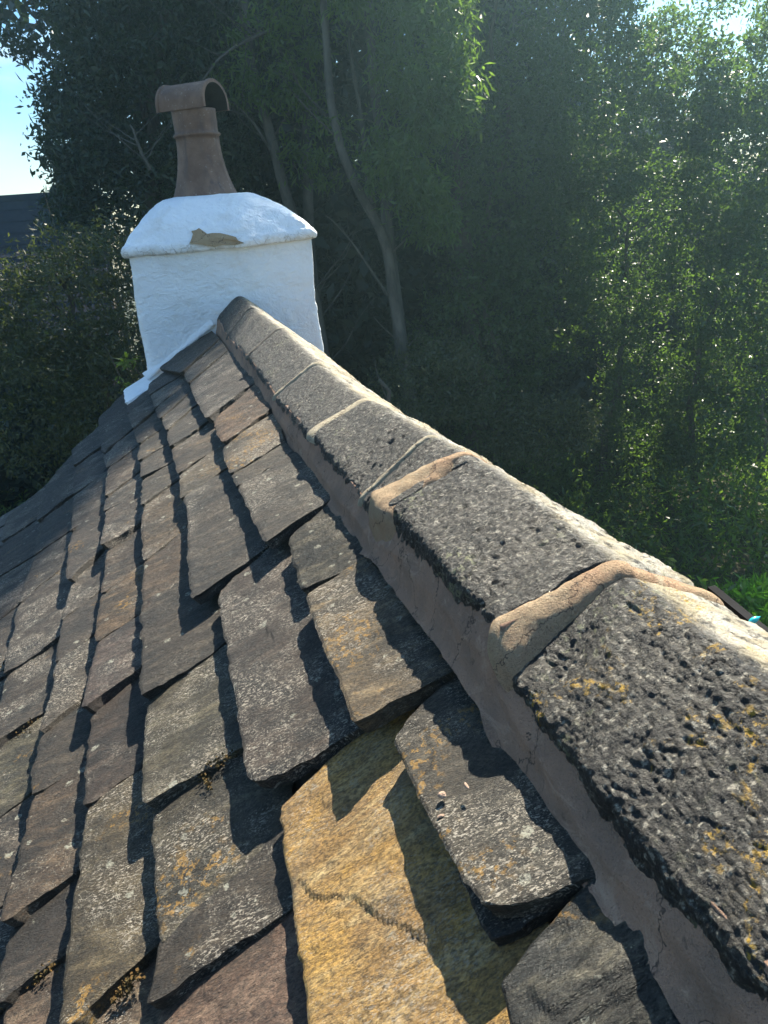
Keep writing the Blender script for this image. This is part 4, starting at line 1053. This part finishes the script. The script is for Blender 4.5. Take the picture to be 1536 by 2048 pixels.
bk = quad_mesh('woodland', leaf_quads(pts, .20, .14), M['leaf_back']); tag(bk, 'dark mass of woodland foliage closing the view behind the nearer trees', 'woodland', kind='stuff')

# ================================================================== NEIGHBOUR'S ROOF
yn = 17.0
A = at_y(-60, 402, yn); B = at_y(82, 391, yn); D_ = at_y(-40, 640, yn)
zt0 = (A[2] + B[2]) / 2 + .0; xr = B[0] + 1.0; xl = A[0] - 7; pit = R(52); rows = 16; rl = .26
nb = empty('neighbour_house', ((xl + xr) / 2, yn + 1, GZ), 'neighbouring house with blue grey tiled roof seen through the gap at far left', 'house')
sl = (B[2] - A[2]) / (B[0] - A[0]) * .0
for i in range(rows):
    y_a = yn - i * rl * math.cos(pit); z_a = zt0 - i * rl * math.sin(pit)
    y_b = y_a - (rl + .05) * math.cos(pit); z_b_ = z_a - (rl + .05) * math.sin(pit) + .03
    # interlocking tiles: shallow wave profile across
    nx_ = 150; X1 = np.linspace(xl, xr, nx_); wv = .012 * np.abs(np.sin(X1 * 10.5 + (i % 2) * 0))
    V = np.concatenate([np.stack([X1, np.full(nx_, y_a), z_a + wv], -1), np.stack([X1, np.full(nx_, y_b), z_b_ + wv], -1), np.stack([X1, np.full(nx_, y_b), z_b_ + wv - .035], -1)])
    f = [[k, k + 1, nx_ + k + 1, nx_ + k][::-1] for k in range(nx_ - 1)] + [[nx_ + k, nx_ + k + 1, 2 * nx_ + k + 1, 2 * nx_ + k][::-1] for k in range(nx_ - 1)]
    mesh_obj('tile_course', V, f, M['far_tile'], nb, False, origin=(xl, y_a, z_a))
box('ridge_tile_run', (xl, yn - .1, zt0 - .06), (xr, yn + .1, zt0 + .05), M['far_tile'], nb)
ye = yn - rows * rl * math.cos(pit); ze = zt0 - rows * rl * math.sin(pit)
v = [(xl, yn, zt0 - .1), (xr, yn, zt0 - .1), (xr, 2 * yn - ye, ze), (xl, 2 * yn - ye, ze)]
mesh_obj('rear_slope', v, [[0, 3, 2, 1]], M['far_tile'], nb, False, origin=v[0])
box('wall', (xl + .1, ye + .3, GZ - .1), (xr - .1, 2 * yn - ye - .3, ze - .02), M['bark_dark'], nb)
mesh_obj('gable', [(xr - .1, ye + .3, ze - .02), (xr - .1, 2 * yn - ye - .3, ze - .02), (xr - .1, yn, zt0 - .12)], [[0, 1, 2]], M['bark_dark'], nb, False, origin=(xr - .1, yn, ze))

# ================================================================== HAZE (added volume, stands in for the lens flare veil)
HAZE = 0.0052
if HAZE:
    hm = bpy.data.materials.new('haze_flare_veil'); hm.use_nodes = True; ht_ = hm.node_tree
    for x in list(ht_.nodes):
        if x.type == 'BSDF_PRINCIPLED': ht_.nodes.remove(x)
    pv = ht_.nodes.new('ShaderNodeVolumePrincipled'); pv.inputs['Density'].default_value = HAZE; pv.inputs['Anisotropy'].default_value = 0.78
    pv.inputs['Color'].default_value = (0.52, 0.86, 1.0, 1)
    ht_.links.new(pv.outputs[0], ht_.nodes['Material Output'].inputs['Volume'])
    hz = box('haze', (-44, -32, -6.2), (48, 60, 14.5), hm); tag(hz, 'thin bluish haze added to imitate the lens flare veil', 'haze', kind='stuff')
print('verts', sum(len(o.data.vertices) for o in bpy.data.objects if o.type == 'MESH'), 'polys', sum(len(o.data.polygons) for o in bpy.data.objects if o.type == 'MESH'))
